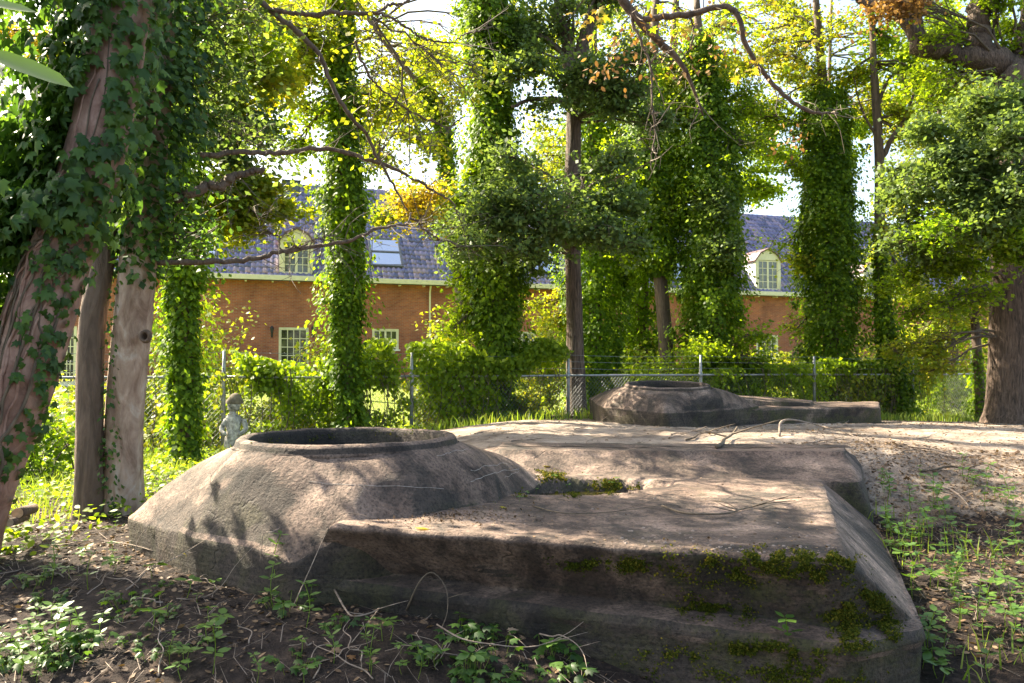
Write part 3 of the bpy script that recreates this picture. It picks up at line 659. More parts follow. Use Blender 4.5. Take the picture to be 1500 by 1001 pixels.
# parapet at the back
PT = [at_z(730, 660, .95), at_z(1238, 663, .95), at_z(1236, 651, .955), at_z(735, 648, .95)]
PBm = [at_z(690, 697, .785), at_z(1262, 708, .785), at_z(1262, 672, .80), at_z(690, 660, .80)]
PB2 = [p_ + np.array([0, 0, -.45]) for p_ in PBm]; PB2[1] = PB2[1] + np.array([.12, -.02, 0]); PB2[2] = PB2[2] + np.array([.10, 0, 0])
ne = [90, 22, 90, 22]; A_, B_, C_ = (loop_poly(c, ne, 4) for c in (PB2, PBm, PT)); cc = C_.mean(0)
Ce = C_.copy(); Ce[:, 2] -= .025; Ci = C_ * .9 + cc * .1; Ci[:, :2] = C_[:, :2] * .985 + cc[:2] * .015
axisdir = unit(PT[1] - PT[0])
def shrink(L, f): # towards the long mid-line
    m_ = (L - cc) @ axisdir; mid = cc + m_[:, None] * axisdir; return L * f + mid * (1 - f)
V, Fc = loft(inter(A_, B_, 8) + inter(B_, Ce, 7) + [Ce, shrink(C_, .93), shrink(C_, .6), shrink(C_, .3), shrink(C_, .05)], False)
obj('parapet', rough(V, .03, 3.2, 17, .008), Fc, M['concrete'], bk, True)

def ring_and_collar(parent, c, zt, outer, Rr=.675, seed=0, tilt=0):
    """polar loft from an outer polygon (x,y,z) up to the ring foot; outer as (x,y,z) in order round c"""
    N = 200; th = np.linspace(-math.pi, math.pi, N, endpoint=False); O = np.array(outer); C = np.array(c)
    rad = np.zeros(N); zz = np.zeros(N)
    for i, a in enumerate(th):
        d = np.array([math.cos(a), math.sin(a)])
        for k in range(len(O)):
            p0, p1 = O[k], O[(k + 1) % len(O)]; e = p1[:2] - p0[:2]; M2 = np.array([[d[0], -e[0]], [d[1], -e[1]]])
            det = np.linalg.det(M2)
            if abs(det) < 1e-9: continue
            r_, t_ = np.linalg.solve(M2, p0[:2] - C)
            if r_ > 0 and -1e-6 <= t_ <= 1 + 1e-6: rad[i] = r_; zz[i] = p0[2] * (1 - t_) + p1[2] * t_; break
    for _ in range(1): rad = .5 * rad + .25 * (np.roll(rad, 1) + np.roll(rad, -1)); zz = .5 * zz + .25 * (np.roll(zz, 1) + np.roll(zz, -1))
    cs = np.stack([np.cos(th), np.sin(th)], -1)
    def lp(r, z): return np.concatenate([C + cs * np.reshape(r, (-1, 1)) if np.ndim(r) else C + cs * r, np.broadcast_to(np.reshape(z, (-1, 1)) if np.ndim(z) else z, (N, 1))], 1)
    rf = Rr * 1.02; zf = zt - .052
    loops = [lp(rad - .02, zz - .75), lp(rad - .015, zz - .35), lp(rad - .01, zz - .12), lp(rad, zz - .02), lp(rad - .004, zz - .004)]
    for t in np.linspace(.04, 1, 22):
        r = (rad - .015) * (1 - t) + rf * t; z = zz * (1 - t) + (zf + tilt * rf * np.sin(th)) * t + .05 * math.sin(math.pi * t) * np.ones(N); loops.append(lp(r, z))
    V, Fc = loft(loops, False); V = rough(V, .045, 2.2, seed, .009)
    col = obj('collar', V, Fc, M['concrete'], parent, True)
    prof = [(rf - .02, zf - .04), (rf + .0, zf - .004), (Rr * 1.005, zf + .008), (Rr, zf + .018), (Rr - .006, zt - .014), (Rr - .022, zt), (Rr - .05, zt + .003), (Rr - .075, zt - .006), (Rr - .085, zt - .025), (Rr - .09, zt - .2), (Rr - .09, zt - .6)]
    V, Fc = loft([lp(r, z + tilt * r * np.sin(th)) for r, z in prof], False)
    obj('firing_ring', rough(V, .018, 4, seed + 4, .008), Fc, M['concrete'], parent, True)
    V, Fc = loft([lp(Rr - .085, zt - .13), lp(.3, zt - .11), lp(.1, zt - .10)], True); obj('infill_soil', rough(V, .06, 6, seed + 6), Fc, M['soil'], parent, True)
    return col
RC = (-1.02, 5.0)
outer = [at_z(181, 757, .69), at_z(285, 787, .69), at_z(400, 808, .69), at_z(430, 824, .655), (*at_z(520, 772, .825)[:2], .825), at_z(610, 764, .815), at_z(738, 744, .79), at_z(803, 701, .785), np.array([.02, 6.35, .80]), np.array([-1.3, 6.3, .75]), np.array([-2.3, 5.7, .70])]
collar = ring_and_collar(bk, RC, 1.185, outer, seed=31)
# the far bunker
fb = empty('concrete_bunker', (3.5, 13, .8), 'smaller low concrete bunker with a round ring, farther off by the fence', 'bunker')
outer2 = [at_z(862, 583, 1.08), at_z(882, 597, 1.0), at_z(975, 606, .97), at_z(1066, 601, .965), np.array([4.0, 12.9, 1.0]), np.array([3.9, 14.1, 1.02]), np.array([2.5, 14.8, 1.05])]
ring_and_collar(fb, (2.45, 12.6), 1.36, outer2, seed=71, tilt=.075)
def slab(parent, name, C_t, h, ne, seed, exp=.03, dz=0):
    Lt = loop_poly(C_t, ne, 3); cc = Lt.mean(0); Lb = Lt.copy(); Lb[:, 2] -= h; Lb[:, :2] += unit(Lt[:, :2] - cc[:2]) * exp
    e = Lt.copy(); e[:, 2] -= .02; i1 = Lt * .985 + cc * .015; i1[:, 2] = Lt[:, 2]
    V, Fc = loft(inter(Lb, e, 8) + [e] + inter(i1, i1 * .05 + cc * .95 + np.array([0, 0, dz]), 10)); return obj(name, rough(V, .04, 2.8, seed, .01), Fc, M['concrete'], parent, True)
slab(fb, 'roof_slab', [at_z(1050, 601, .95), at_z(1289, 597, .95), at_z(1289, 588, .98), at_z(1045, 590, .98)], .5, [60, 20, 60, 20], 81)
slab(fb, 'parapet', [at_z(1040, 583, 1.10), at_z(1188, 590, 1.02), at_z(1192, 586, 1.04), at_z(1045, 577, 1.14)], .35, [50, 16, 50, 16], 85)

bpy.context.view_layer.update()
def bvh_of(root):
    V = []; P = []; n = 0
    for ch in root.children:
        me = ch.data; mw = root.matrix_world @ ch.matrix_local
        V += [mw @ v.co for v in me.vertices]; P += [tuple(i + n for i in p_.vertices) for p_ in me.polygons]; n = len(V)
    return BVHTree.FromPolygons(V, P)
BV = bvh_of(bk); BV2 = bvh_of(fb)
def hitpx(px, py, bv=None):
    d = Vector(ray(px, py)).normalized(); h = (bv or BV).ray_cast(Vector((0, 0, EYE)), d); return (np.array(h[0]), np.array(h[1])) if h[0] else (None, None)
def drop(x, y, z0=3):
    """top surface under (x,y): bunker or ground"""
    best = G(x, y); nrm = (0, 0, 1)
    for bv in (BV, BV2):
        h = bv.ray_cast(Vector((x, y, z0)), Vector((0, 0, -1)))
        if h[0] and h[0].z > best: best = h[0].z; nrm = h[1]
    return best, np.array(nrm)

# pale scratches on the collar
for pts, w in (([(690, 690), (715, 683), (742, 679)], .006), ([(688, 706), (720, 694), (758, 687)], .007), ([(740, 700), (760, 690)], .005), ([(452, 707), (500, 710), (560, 712), (610, 714), (650, 716)], .005), ([(640, 668), (668, 661), (690, 658)], .005)):
    P = []
    for q in spline([(a, b_, 0) for a, b_ in pts], 14):
        h, n_ = hitpx(q[0] + random.uniform(-2, 2), q[1] + random.uniform(-1.6, 1.6))
        if h is not None: P.append(h + n_ * .002)
    if len(P) > 3: P = np.array(P); V, Fc = tube(P, w * .22 * (.4 + np.random.default_rng(len(P)).random(len(P))), 4); obj('scratch', V, Fc, M['chalk'], bk)
# moss on the near bunker
def moss(pts_list, n, sp=9, size=(.006, .015), name='moss', parent=bk, lift=.004):
    P, N = [], []
    for _ in range(n):
        (x0, y0, x1, y1, s_) = random.choice(pts_list); t = random.random()
        px, py = x0 + (x1 - x0) * t + random.gauss(0, s_), y0 + (y1 - y0) * t + random.gauss(0, s_ * .6)
        if random.random() > max(0, (.6 * vnoise(px * .05, py * .07, 4) + .4 * vnoise(px * .2, py * .2, 5) + .25 * vnoise(px * .7, py * .7, 6) - .60)) ** 1.5 * 6: continue
        h, n_ = hitpx(px, py)
        if h is not None: P.append(h + n_ * (lift + random.random() * .008)); N.append(n_)
    P = np.array(P); N = np.array(N); k = len(P)
    leafobj(name, P, N + rng.normal(0, .6, (k, 3)), rng.normal(0, 1, (k, 3)) + N * .8, rng.uniform(*size, k), 'moss', parent)
moss([(1080, 815, 1250, 822, 9), (1245, 822, 1300, 905, 7), (1285, 880, 1305, 935, 8), (980, 820, 1100, 845, 16), (1180, 930, 1262, 950, 9), (1000, 885, 1090, 900, 14), (1225, 880, 1255, 935, 14), (1060, 948, 1200, 955, 8),
      (820, 820, 980, 830, 9), (940, 965, 1260, 990, 20), (1100, 820, 1240, 850, 14), (1170, 818, 1250, 824, 6)], 90000)
moss([(735, 738, 800, 700, 5), (790, 695, 930, 714, 6), (770, 725, 900, 724, 5)], 12000, size=(.008, .022), name='wet_moss')
moss([(365, 648, 650, 630, 4), (870, 0, 870, 0, 0)], 1500, name='rim_moss', size=(.006, .014))
# puddle in the dip
th_ = np.linspace(0, 2 * math.pi, 40, endpoint=False); PZ = drop(PCEN[0], PCEN[1])[0] + .035
Lp = np.stack([PCEN[0] + .72 * np.cos(th_), PCEN[1] + .50 * np.sin(th_), np.full(40, PZ)], -1)
mw_, nt, b, out = mat('dark puddle water'); b.inputs['Base Color'].default_value = (.02, .015, .008, 1); b.inputs['Roughness'].default_value = .12; b.inputs['Specular IOR Level'].default_value = .3
nn = noise(nt, 9, 4, .6, objco(nt)); nt.links.new(ramp(nt, nn, [(.4, (.012, .010, .006)), (.65, (.05, .045, .012))]), b.inputs['Base Color'])
V, Fc = loft([Lp, Lp * .5 + Lp.mean(0) * .5]); pud = obj('puddle', V, Fc, mw_); tag(pud, 'dark puddle ringed with moss in the roof of the near bunker', 'puddle', kind='thing')

# ------------------------------------------------------------------ fence
def fz(i, f=0): p_ = FP[i]; return G(p_[0], p_[1])
fence = empty('chain_link_fence', (FP[3][0], FP[3][1], fz(3)), 'long chain link fence with grey steel posts and barbed wire behind the bunkers', 'fence')
RAILZ = 1.47
for i, p_ in enumerate(FP):
    g = fz(i); mb = MB(); mb.tube([(p_[0], p_[1], g - .3), (p_[0], p_[1], RAILZ + .02), (p_[0] + .004, p_[1] - .0, RAILZ + .42)], [.034, .034, .024], 10)
    po = mb.build('post', M['galv'], fence, True)
    mb = MB(); mb.tube([(p_[0], p_[1], RAILZ - .05), (p_[0], p_[1], RAILZ + .05)], [.044, .044], 10); mb.build('rail_clamp', M['galv'], po, True)
for i in range(len(FP) - 1):
    a, b_ = FP[i], FP[i + 1]; dz = random.uniform(-.012, .012)
    P = spline([(a[0], a[1], RAILZ), ((a[0] + b_[0]) / 2, (a[1] + b_[1]) / 2, RAILZ - .012 + dz), (b_[0], b_[1], RAILZ)], 7); V, Fc = tube(P, .021, 8); obj('top_rail', V, Fc, M['galv'], fence, True)
    for k, h in enumerate((.14, .27, .40)):
        P = spline([(a[0], a[1], RAILZ + h), ((a[0] * 1.1 + b_[0] * .9) / 2, (a[1] * 1.1 + b_[1] * .9) / 2, RAILZ + h - random.uniform(.01, .05)), (b_[0], b_[1], RAILZ + h)], 12)
        mb = MB(); mb.tube(P, .0035, 3)
        for q in np.linspace(.04, .96, 22):
            c_ = P[int(q * 11)] * (1 - (q * 11) % 1) + P[min(11, int(q * 11) + 1)] * ((q * 11) % 1); u = rng.normal(0, 1, 3); u = u / np.linalg.norm(u) * .022
            mb.tube([c_ - u, c_ + u], .003, 3)
        mb.build('barbed_wire', M['wire'], fence, kind='stuff')
# diamond mesh
for i in range(len(FP) - 1):
    a, b_ = FP[i], FP[i + 1]; L = np.linalg.norm(b_ - a); zb = min(fz(i), fz(i + 1)) - .05; hh = RAILZ - zb; d = (b_ - a) / L; st = .075
    V = []; n_ = 0
    for sgn in (1, -1):
        s_ = -hh
        while s_ < L + hh:
            p0, p1 = (s_, zb), (s_ + hh * .9, RAILZ)
            if sgn < 0: p0, p1 = (s_ + hh * .9, zb), (s_, RAILZ)
            # clip to the panel
            (x0, z0), (x1, z1) = p0, p1; t0, t1 = 0.0, 1.0; dx = x1 - x0
            ta, tb = (0 - x0) / dx, (L - x0) / dx
            if ta > tb: ta, tb = tb, ta
            t0, t1 = max(0, ta), min(1, tb)
            if t1 - t0 > .01: V.append((x0 + dx * t0, z0 + (z1 - z0) * t0, x0 + dx * t1, z0 + (z1 - z0) * t1))
            s_ += st
    V = np.array(V); w = .0021 if i < 6 else .0014
    P0 = np.stack([a[0] + d[0] * V[:, 0], a[1] + d[1] * V[:, 0], V[:, 1]], -1); P1 = np.stack([a[0] + d[0] * V[:, 2], a[1] + d[1] * V[:, 2], V[:, 3]], -1)
    dr = unit(P1 - P0); nn_ = np.array([d[1], -d[0], 0]); sd_ = np.cross(dr, nn_)
    offs = [nn_ * w * 1.2 + 0 * sd_, -nn_ * w * .6 + sd_ * w, -nn_ * w * .6 - sd_ * w]
    VV = np.stack([P0 + o for o in offs] + [P1 + o for o in offs], 1).reshape(-1, 3)
    ff = np.array([(0, 1, 4, 3), (1, 2, 5, 4), (2, 0, 3, 5)]); FF = (ff[None] + (np.arange(len(P0)) * 6)[:, None, None]).reshape(-1, 4)
    obj('wire_netting', VV, FF, M['wire'], fence, kind='stuff')

# ------------------------------------------------------------------ trees
def sub(P, n=None):
    P = np.asarray(P, float); return spline(P, n or max(6, len(P) * 5))
def ivy_on(path, rad, n, size, m, parent, seed, lump=.45, layers=(.72, 1.08), name='ivy', tmpl=T_SIMPLE, face=None, hang=1.0, spray=.24, width=.80):
    """leaves round a path; rad = array of ivy radius along it"""
    r_ = np.random.default_rng(seed); path = np.asarray(path); k = len(path); rad = np.interp(np.linspace(0, 1, k), np.linspace(0, 1, len(rad)), rad)
    rad = rad * width; w = np.cumsum(rad); w /= w[-1]; u = np.interp(r_.random(n), w, np.linspace(0, 1, k)) * (k - 1); i = np.clip(u.astype(int), 0, k - 2); f = (u - i)[:, None]
    c = path[i] * (1 - f) + path[i + 1] * f; ra = rad[i] * (1 - f[:, 0]) + rad[i + 1] * f[:, 0]
    ph = r_.random(n) * 2 * math.pi
    if face is not None: ph = face[0] + r_.normal(0, face[1], n)
    z = c[:, 2]
    lm = 1 + lump * 2 * (fbm(np.cos(ph) * 1.6 + 10 + seed, np.sin(ph) * 1.6 + z * 1.35, seed, 3) - .5)
    q = r_.uniform(*layers, n) * np.where(r_.random(n) < .04, 1.25, 1)
    rr = ra * lm * q
    o = np.stack([np.cos(ph), np.sin(ph), 0 * ph], -1); P = c + o * rr[:, None]; P[:, 2] += r_.normal(0, .05, n)
    ns_ = int(n * spray / 55)
    if ns_ > 3:
        idx = r_.integers(0, n, ns_); ctr = c[idx] + o[idx] * (ra[idx] * r_.uniform(.95, 1.4, ns_) + r_.uniform(0, .12, ns_))[:, None]; m_n = int(n * spray); j = r_.integers(0, ns_, m_n)
        sg_ = r_.uniform(.05, .17, ns_)[j][:, None]; P[:m_n] = ctr[j] + r_.normal(0, 1, (m_n, 3)) * sg_ * np.array([1, 1, 1.3]); o[:m_n] = o[idx][j]
    N = o * .9 + np.array([0, 0, .55]) + r_.normal(0, .38, (n, 3)); T = o * .35 + np.array([0, 0, -1.0 * hang]) + r_.normal(0, .45, (n, 3))
    return leafobj(name, P, N, T, r_.uniform(*size, n), m, parent, tmpl)
def bough(parent, start, centre, rad, nleaf, size, m, seed, r0=.03, nsub=None, spread=.22, twigmat='twig', flat=.6, leaf=True):
    """a limb from start to centre, side twigs through the ellipsoid, leaves in clumps at their ends"""
    r_ = np.random.default_rng(seed); start = np.asarray(start, float); centre = np.asarray(centre, float); rad = np.asarray(rad, float)
    L = np.linalg.norm(centre - start)
    mid = (start + centre) / 2 + np.array([0, 0, L * .10]) + r_.normal(0, .05, 3) * L
    q = sub([start, mid, centre], 8); q[1:-1] += r_.normal(0, .012 * L, (6, 3)); mb = MB(); mb.tube(q, np.linspace(r0, r0 * .45, 8), 6)
    ns_ = nsub or max(8, int(nleaf / 95)); cl = []; subs = [(centre + r_.uniform(-1, 1, 3) * rad * np.array([.95, .9, .85]), r_.uniform(.25, .7)) for _ in range(6)]
    for k in range(ns_):
        v = r_.normal(0, 1, 3); v /= np.linalg.norm(v); sc_b, sr_b = subs[r_.integers(0, 6)]; e = sc_b + v * rad * sr_b * r_.uniform(.4, 1.25)
        s_ = q[r_.integers(4, 8)]; d = e - s_; ln = np.linalg.norm(d)
        m2 = (s_ + e) / 2 + r_.normal(0, .09, 3) * ln; tw = sub([s_, m2, e], 5); mb.tube(tw, np.linspace(r0 * .38, .004, 5), 3); cl.append(e); cl.append(tw[3])
        for _q in range(2): e2 = tw[3] + r_.normal(0, .16, 3) + d * .12; mb.tube([tw[3], (tw[3] + e2) / 2 + r_.normal(0, .03, 3), e2], [.006, .0045, .002], 3); cl.append(e2)
    mb.build('limb', M[twigmat], parent, True)
    if leaf:
        cl = np.array(cl); id_ = r_.integers(0, len(cl), nleaf); P = cl[id_] + r_.normal(0, 1, (nleaf, 3)) * np.array([spread, spread, spread * flat]) * (.35 + 1.0 * (id_ % 5) / 4)[:, None]
        N = np.array([0, 0, .8]) + r_.normal(0, .6, (nleaf, 3)); T = r_.normal(0, 1, (nleaf, 3)) + np.array([0, 0, -.5])
        return (P, N, T, r_.uniform(*size, nleaf))
class Crown:
    def __init__(s, root): s.root = root; s.d = {}
    def add(s, m, a):
        s.d.setdefault(m, []).append(a)
    def build(s, tmpl=T_SIMPLE):
        for m, l in s.d.items():
            a = [np.concatenate([q[i] for q in l]) for i in range(4)]; leafobj('crown', *a, m, s.root, tmpl)
SZ = (.065, .115)
def px_path(pts): return [at(x, y, d) for x, y, d in pts]
def tree(name, label, cat, pts, radii, bm, group=None, ivy=None, blobs=(), seg=14, seed=1, ro=.08, limbs=(), dens=1.35):
    """pts: photo points with their distance (from base up), radii along. blobs: (px,py,dist,rx,ry,n,material[,size])"""
    P = px_path(pts); base = P[0].copy(); g = G(base[0], base[1]); base[2] = g; P = [np.array([base[0], base[1], g - .25])] + P[1:] if P[0][2] < g + .6 else [np.array([base[0], base[1], g - .25])] + P
    path = spline(P, 60); rr = np.interp(np.linspace(0, 1, 60), np.linspace(0, 1, len(radii)), radii)
    z = path[:, 2] - g; rr = rr * (1 + .22 * np.exp(-np.clip(z, 0, 9) / .2))
    root = empty(name, base, label, cat, group)
    V, Fc = tube(path, rr, seg, ro, seed); obj('trunk', V, Fc, M[bm], root, True)
    for lp, lr in limbs:
        Q = spline(px_path(lp), 26); r_ = np.random.default_rng(seed + len(lp)); Q[1:-1] += r_.normal(0, lr[0] * .12, (24, 3)); V, Fc = tube(Q, np.interp(np.linspace(0, 1, 26), np.linspace(0, 1, len(lr)), lr), 8, .05, seed); obj('limb', V, Fc, M[bm], root, True)
    if ivy:
        z0, z1, irad, n, size, im = ivy; sel = [p_ for p_ in path if z0 <= p_[2] - g <= z1]; ivy_on(sel, irad, int(n * dens), size, im, root, seed)
    cr = Crown(root)
    for bi, b_ in enumerate(blobs):
        x, y, d, rx, ry, n, m_ = b_[:7]; size = b_[7] if len(b_) > 7 else SZ
        c_ = at(x, y, d); k = d / F; rad = (rx * k, max(rx * k * .9, .5), ry * k)
        dist = np.linalg.norm(path[:, :2] - c_[:2], axis=1) * .4 + abs(path[:, 2] - (c_[2] + .1)); st = path[np.argmin(dist)]
        rb = np.random.default_rng(seed * 991 + bi); kk = 5 if n >= 1000 else 2
        for q in range(kk):
            cq = c_ + rb.uniform(-1, 1, 3) * np.array(rad) * np.array([.95, .8, .95]); rq_ = np.array(rad) * np.array([.62, .6, .30]) * rb.uniform(.6, 1.15)
            cr.add(m_, bough(root, st, cq, rq_, int(n * dens / kk * rb.uniform(.6, 1.4)), size, m_, seed * 37 + bi * 7 + q, r0=min(.032, rr[-1] + .01), spread=max(.12, .20 * min(rad[0], 1.2)), nsub=14))
    cr.build(); return root, path, rr

IG = 'ivy clad trees along the fence'
def ty(x, fs):
    """distance of the point in photo column x lying fs metres beyond (or before) the fence line"""
    k = (x - 750) / F; return (13 + fs + 4.7 * (1.3 / 2.9)) / (1 - k * (1.3 / 2.9))
# --- trees behind the fence, from left
d = 10.5
tree('ivy_tree', 'ivy covered tree right of the two bare foreground trunks, before the fence', 'tree', [(272, 650, d), (268, 500, d), (262, 300, d), (262, 0, d), (255, -350, d)], [.13, .12, .10, .08], 'bark_brown', IG,
     (.1, 9, [.22, .24, .28, .34, .42, .5], 15000, (.05, .095), 'ivy'),
     [(345, 300, 11, 50, 55, 3300, 'yellow'), (400, 150, 11.5, 60, 60, 3000, 'yellow'), (330, 90, 11, 65, 70, 3200, 'green'), (300, 10, 10.5, 80, 50, 2500, 'yellow'), (430, 90, 13, 60, 60, 2000, 'yellow'), (330, 215, 11, 50, 35, 1400, 'oak'),
      (360, -80, 11, 110, 60, 2500, 'green'), (240, 330, 10.5, 40, 60, 1400, 'green')], seed=3)
d = ty(510, -.5)
tree('ivy_tree', 'slim ivy covered tree in front of the skylight of the brick house', 'tree', [(512, 622, d), (508, 500, d), (505, 300, d), (500, 100, d), (498, -100, d), (495, -400, d)], [.16, .14, .11, .09, .07], 'bark_brown', IG,
     (.1, 10, [.22, .25, .27, .32, .37, .36, .28, .27, .26, .25, .24], 18000, (.05, .1), 'ivy'),
     [(560, 150, d, 50, 50, 900, 'yellow'), (440, 170, d + .6, 50, 60, 1000, 'green'), (470, 30, d, 60, 30, 900, 'yellow'), (500, -150, d, 110, 60, 3000, 'yellow')], seed=5)
d = 19
tree('leaning_ivy_tree', 'thin leaning ivy covered tree left of the stoutest ivy column', 'tree', [(690, 560, d), (672, 420, d), (657, 300, d), (650, 200, d), (625, 140, d), (570, 70, d), (520, 0, d)], [.13, .11, .09, .07, .05], 'bark_brown', IG,
     (3.5, 8.2, [.18, .26, .24, .2, .1], 6000, (.06, .11), 'ivy'),
     [(640, 310, d - 4, 48, 34, 1600, 'gold', (.05, .09)), (600, 70, d, 60, 50, 900, 'yellow'), (570, 170, d, 45, 60, 700, 'yellow'), (640, 130, d, 50, 50, 800, 'yellow'), (620, 230, d, 40, 40, 700, 'yellow'), (680, 40, d, 60, 50, 900, 'yellow'), (560, 305, d - 3, 40, 26, 900, 'yellow')], seed=7)
d = ty(722, .7)
tree('ivy_tree', 'stoutest ivy column, just left of the bare oak trunk', 'tree', [(728, 612, d), (724, 400, d), (720, 200, d), (715, 0, d), (712, -350, d)], [.24, .22, .18, .12], 'bark_brown', IG,
     (.1, 10, [.42, .50, .60, .60, .52, .48, .55, .5], 27000, (.055, .11), 'ivy'),
     [(690, 300, d, 36, 50, 1300, 'green'), (740, 60, d, 50, 50, 1200, 'oak'), (780, 350, d, 30, 60, 1200, 'oak'), (690, 450, d, 34, 60, 1500, 'green'), (720, -150, d, 110, 60, 3000, 'green')], seed=9)
d = ty(842, .35)
OAKL = [([(838, 110, d), (828, 50, d), (815, 0, d), (800, -150, d)], [.15, .12, .09, .05]), ([(840, 115, d), (856, 60, d), (866, 10, d), (880, -150, d)], [.15, .12, .1, .05]),
        ([(838, 160, d), (815, 146, d), (780, 146, d - .5), (750, 156, d - 1)], [.08, .06, .045, .03]), ([(842, 150, d), (858, 120, d - .3), (885, 100, d - 1), (920, 95, d - 1.5)], [.07, .05, .035, .02])]
oak, oakp, _ = tree('oak_tree', 'bare straight oak trunk that forks at the top, between two ivy columns', 'tree', [(845, 606, d), (842, 480, d), (838, 330, d), (840, 200, d), (839, 90, d)], [.20, .17, .155, .15, .14], 'bark_oak', None,
     None, [(760, 75, d, 48, 40, 2000, 'oak'), (800, 130, d - 1, 50, 40, 1900, 'oak'), (900, 110, d - 1, 60, 45, 2400, 'oak'), (735, 270, d - 3, 60, 42, 3000, 'oak'), (765, 330, d - 3, 60, 40, 2600, 'oak'), (890, 270, d - 2, 40, 40, 2200, 'oak'),
      (885, 335, d - 2.5, 40, 26, 1300, 'oak'), (820, 290, d - 2, 40, 30, 700, 'oak'), (700, 350, d - 3, 50, 30, 1600, 'oak'), (840, 20, d, 60, 40, 2200, 'oak'), (930, 160, d - 1, 40, 40, 1400, 'oak'), (850, -160, d, 150, 70, 4000, 'oak')], seed=11, limbs=OAKL, seg=22, ro=.12)
d = 20.5
tree('ivy_tree', 'dark ivy column directly behind the bare oak trunk', 'tree', [(872, 560, d), (872, 400, d), (870, 200, d), (868, 0, d)], [.2, .18, .14, .1], 'bark_brown', IG,
     (.1, 9, [.75, .85, .95, .95, .85, .6], 22000, (.07, .13), 'ivy'), [(790, 450, d, 30, 60, 1000, 'yellow'), (830, 250, d, 40, 50, 1000, 'yellow'), (905, 430, d, 20, 60, 900, 'green'), (880, 120, d, 60, 60, 1500, 'green')], seed=13)
d = 21
tree('ivy_tree', 'tree with a bare lower trunk showing in front of dark ivy, right of centre', 'tree', [(978, 560, d - 2), (970, 440, d - 2), (958, 330, d - 2), (956, 200, d - 2), (960, 0, d - 2)], [.19, .17, .13, .1], 'bark_brown', IG,
     (3.3, 8.6, [.35, .6, .8, .7, .5], 10000, (.07, .12), 'ivy'), [(930, 340, d - 2, 40, 60, 2000, 'green'), (1000, 360, d - 2, 36, 50, 1600, 'green'), (960, 220, d - 2, 50, 50, 2200, 'green'), (920, 250, d - 2, 40, 60, 1600, 'green'), (1000, 120, d - 1, 60, 50, 1800, 'oak'), (970, 30, d - 1, 60, 40, 1500, 'yellow')], seed=15)
tree('ivy_tree', 'dark ivy column half hidden behind the bare lower trunk, right of centre', 'tree', [(942, 560, d + 1), (942, 400, d + 1), (965, 200, d + 1), (985, 90, d + 1), (990, 0, d + 1)], [.2, .18, .14, .1], 'bark_brown', IG,
     (.1, 10, [.8, .8, .7, .9, .7, .5], 15000, (.08, .14), 'ivy'), [], seed=16)
d = 18.5
tree('ivy_tree', 'broad leafy ivy column behind the middle of the far bunker', 'tree', [(1045, 560, d), (1040, 400, d), (1040, 250, d), (1030, 120, d), (1020, 0, d)], [.2, .18, .14, .08], 'bark_brown', IG,
     (.1, 9, [.75, .75, .78, .82, .8, .5, .35], 26000, (.06, .12), 'ivy'),
     [(1050, 250, d, 50, 60, 2600, 'green'), (1050, 330, d - .6, 26, 50, 1600, 'oak'), (1010, 300, d, 30, 60, 1600, 'green'), (1050, 520, d - .6, 50, 34, 1800, 'green'), (1090, 180, d, 40, 50, 1200, 'green'), (1060, 80, d, 70, 60, 1300, 'yellow'), (1040, 170, d, 50, 50, 1400, 'green'), (1050, 420, d, 22, 60, 1200, 'green'), (1040, -140, d, 130, 60, 2500, 'yellow')], seed=17)
d = 20
tree('ivy_tree', 'ivy column right of the far cream dormer', 'tree', [(1216, 580, d), (1216, 400, d), (1212, 250, d), (1205, 120, d), (1195, 0, d)], [.2, .18, .14, .08], 'bark_brown', IG,
     (.1, 8.4, [.72, .74, .80, .78, .74, .75, .6], 28000, (.06, .12), 'ivy'),
     [(1185, 300, d, 30, 60, 1600, 'green'), (1180, 130, d, 60, 50, 1800, 'yellow'), (1140, 210, d, 40, 50, 1500, 'green'), (1130, 60, d, 50, 60, 1200, 'yellow'), (1200, 60, d, 50, 50, 1100, 'yellow'), (1250, 430, d, 25, 60, 800, 'yellow'), (1180, 440, d, 24, 60, 1200, 'yellow'), (1190, -140, d, 130, 60, 2500, 'yellow')], seed=19)
d = 19.5
tree('slim_tree', 'slim tree forking high up against the sky, ivy round its foot', 'tree', [(1322, 610, d), (1300, 500, d), (1290, 380, d), (1288, 230, d), (1281, 120, d), (1276, 0, d)], [.16, .13, .12, .10, .06], 'bark_brown', None,
     (.1, 4.5, [.42, .36, .27, .2, .15], 7000, (.06, .11), 'ivy'),
     [(1345, 180, d, 40, 32, 1500, 'yellow'), (1290, 50, d, 60, 50, 2000, 'green'), (1330, 100, d, 50, 40, 1600, 'green'), (1250, 90, d, 40, 40, 900, 'yellow'), (1300, 360, d - .2, 16, 60, 500, 'yellow'), (1280, -120, d, 110, 60, 2500, 'green')], seed=21,
     limbs=[([(1289, 240, d), (1305, 205, d), (1325, 175, d), (1345, 120, d)], [.08, .06, .05, .02]), ([(1284, 160, d), (1300, 120, d), (1330, 85, d)], [.05, .04, .015]), ([(1283, 200, d), (1262, 160, d), (1250, 110, d)], [.035, .025, .01])])
d = 27
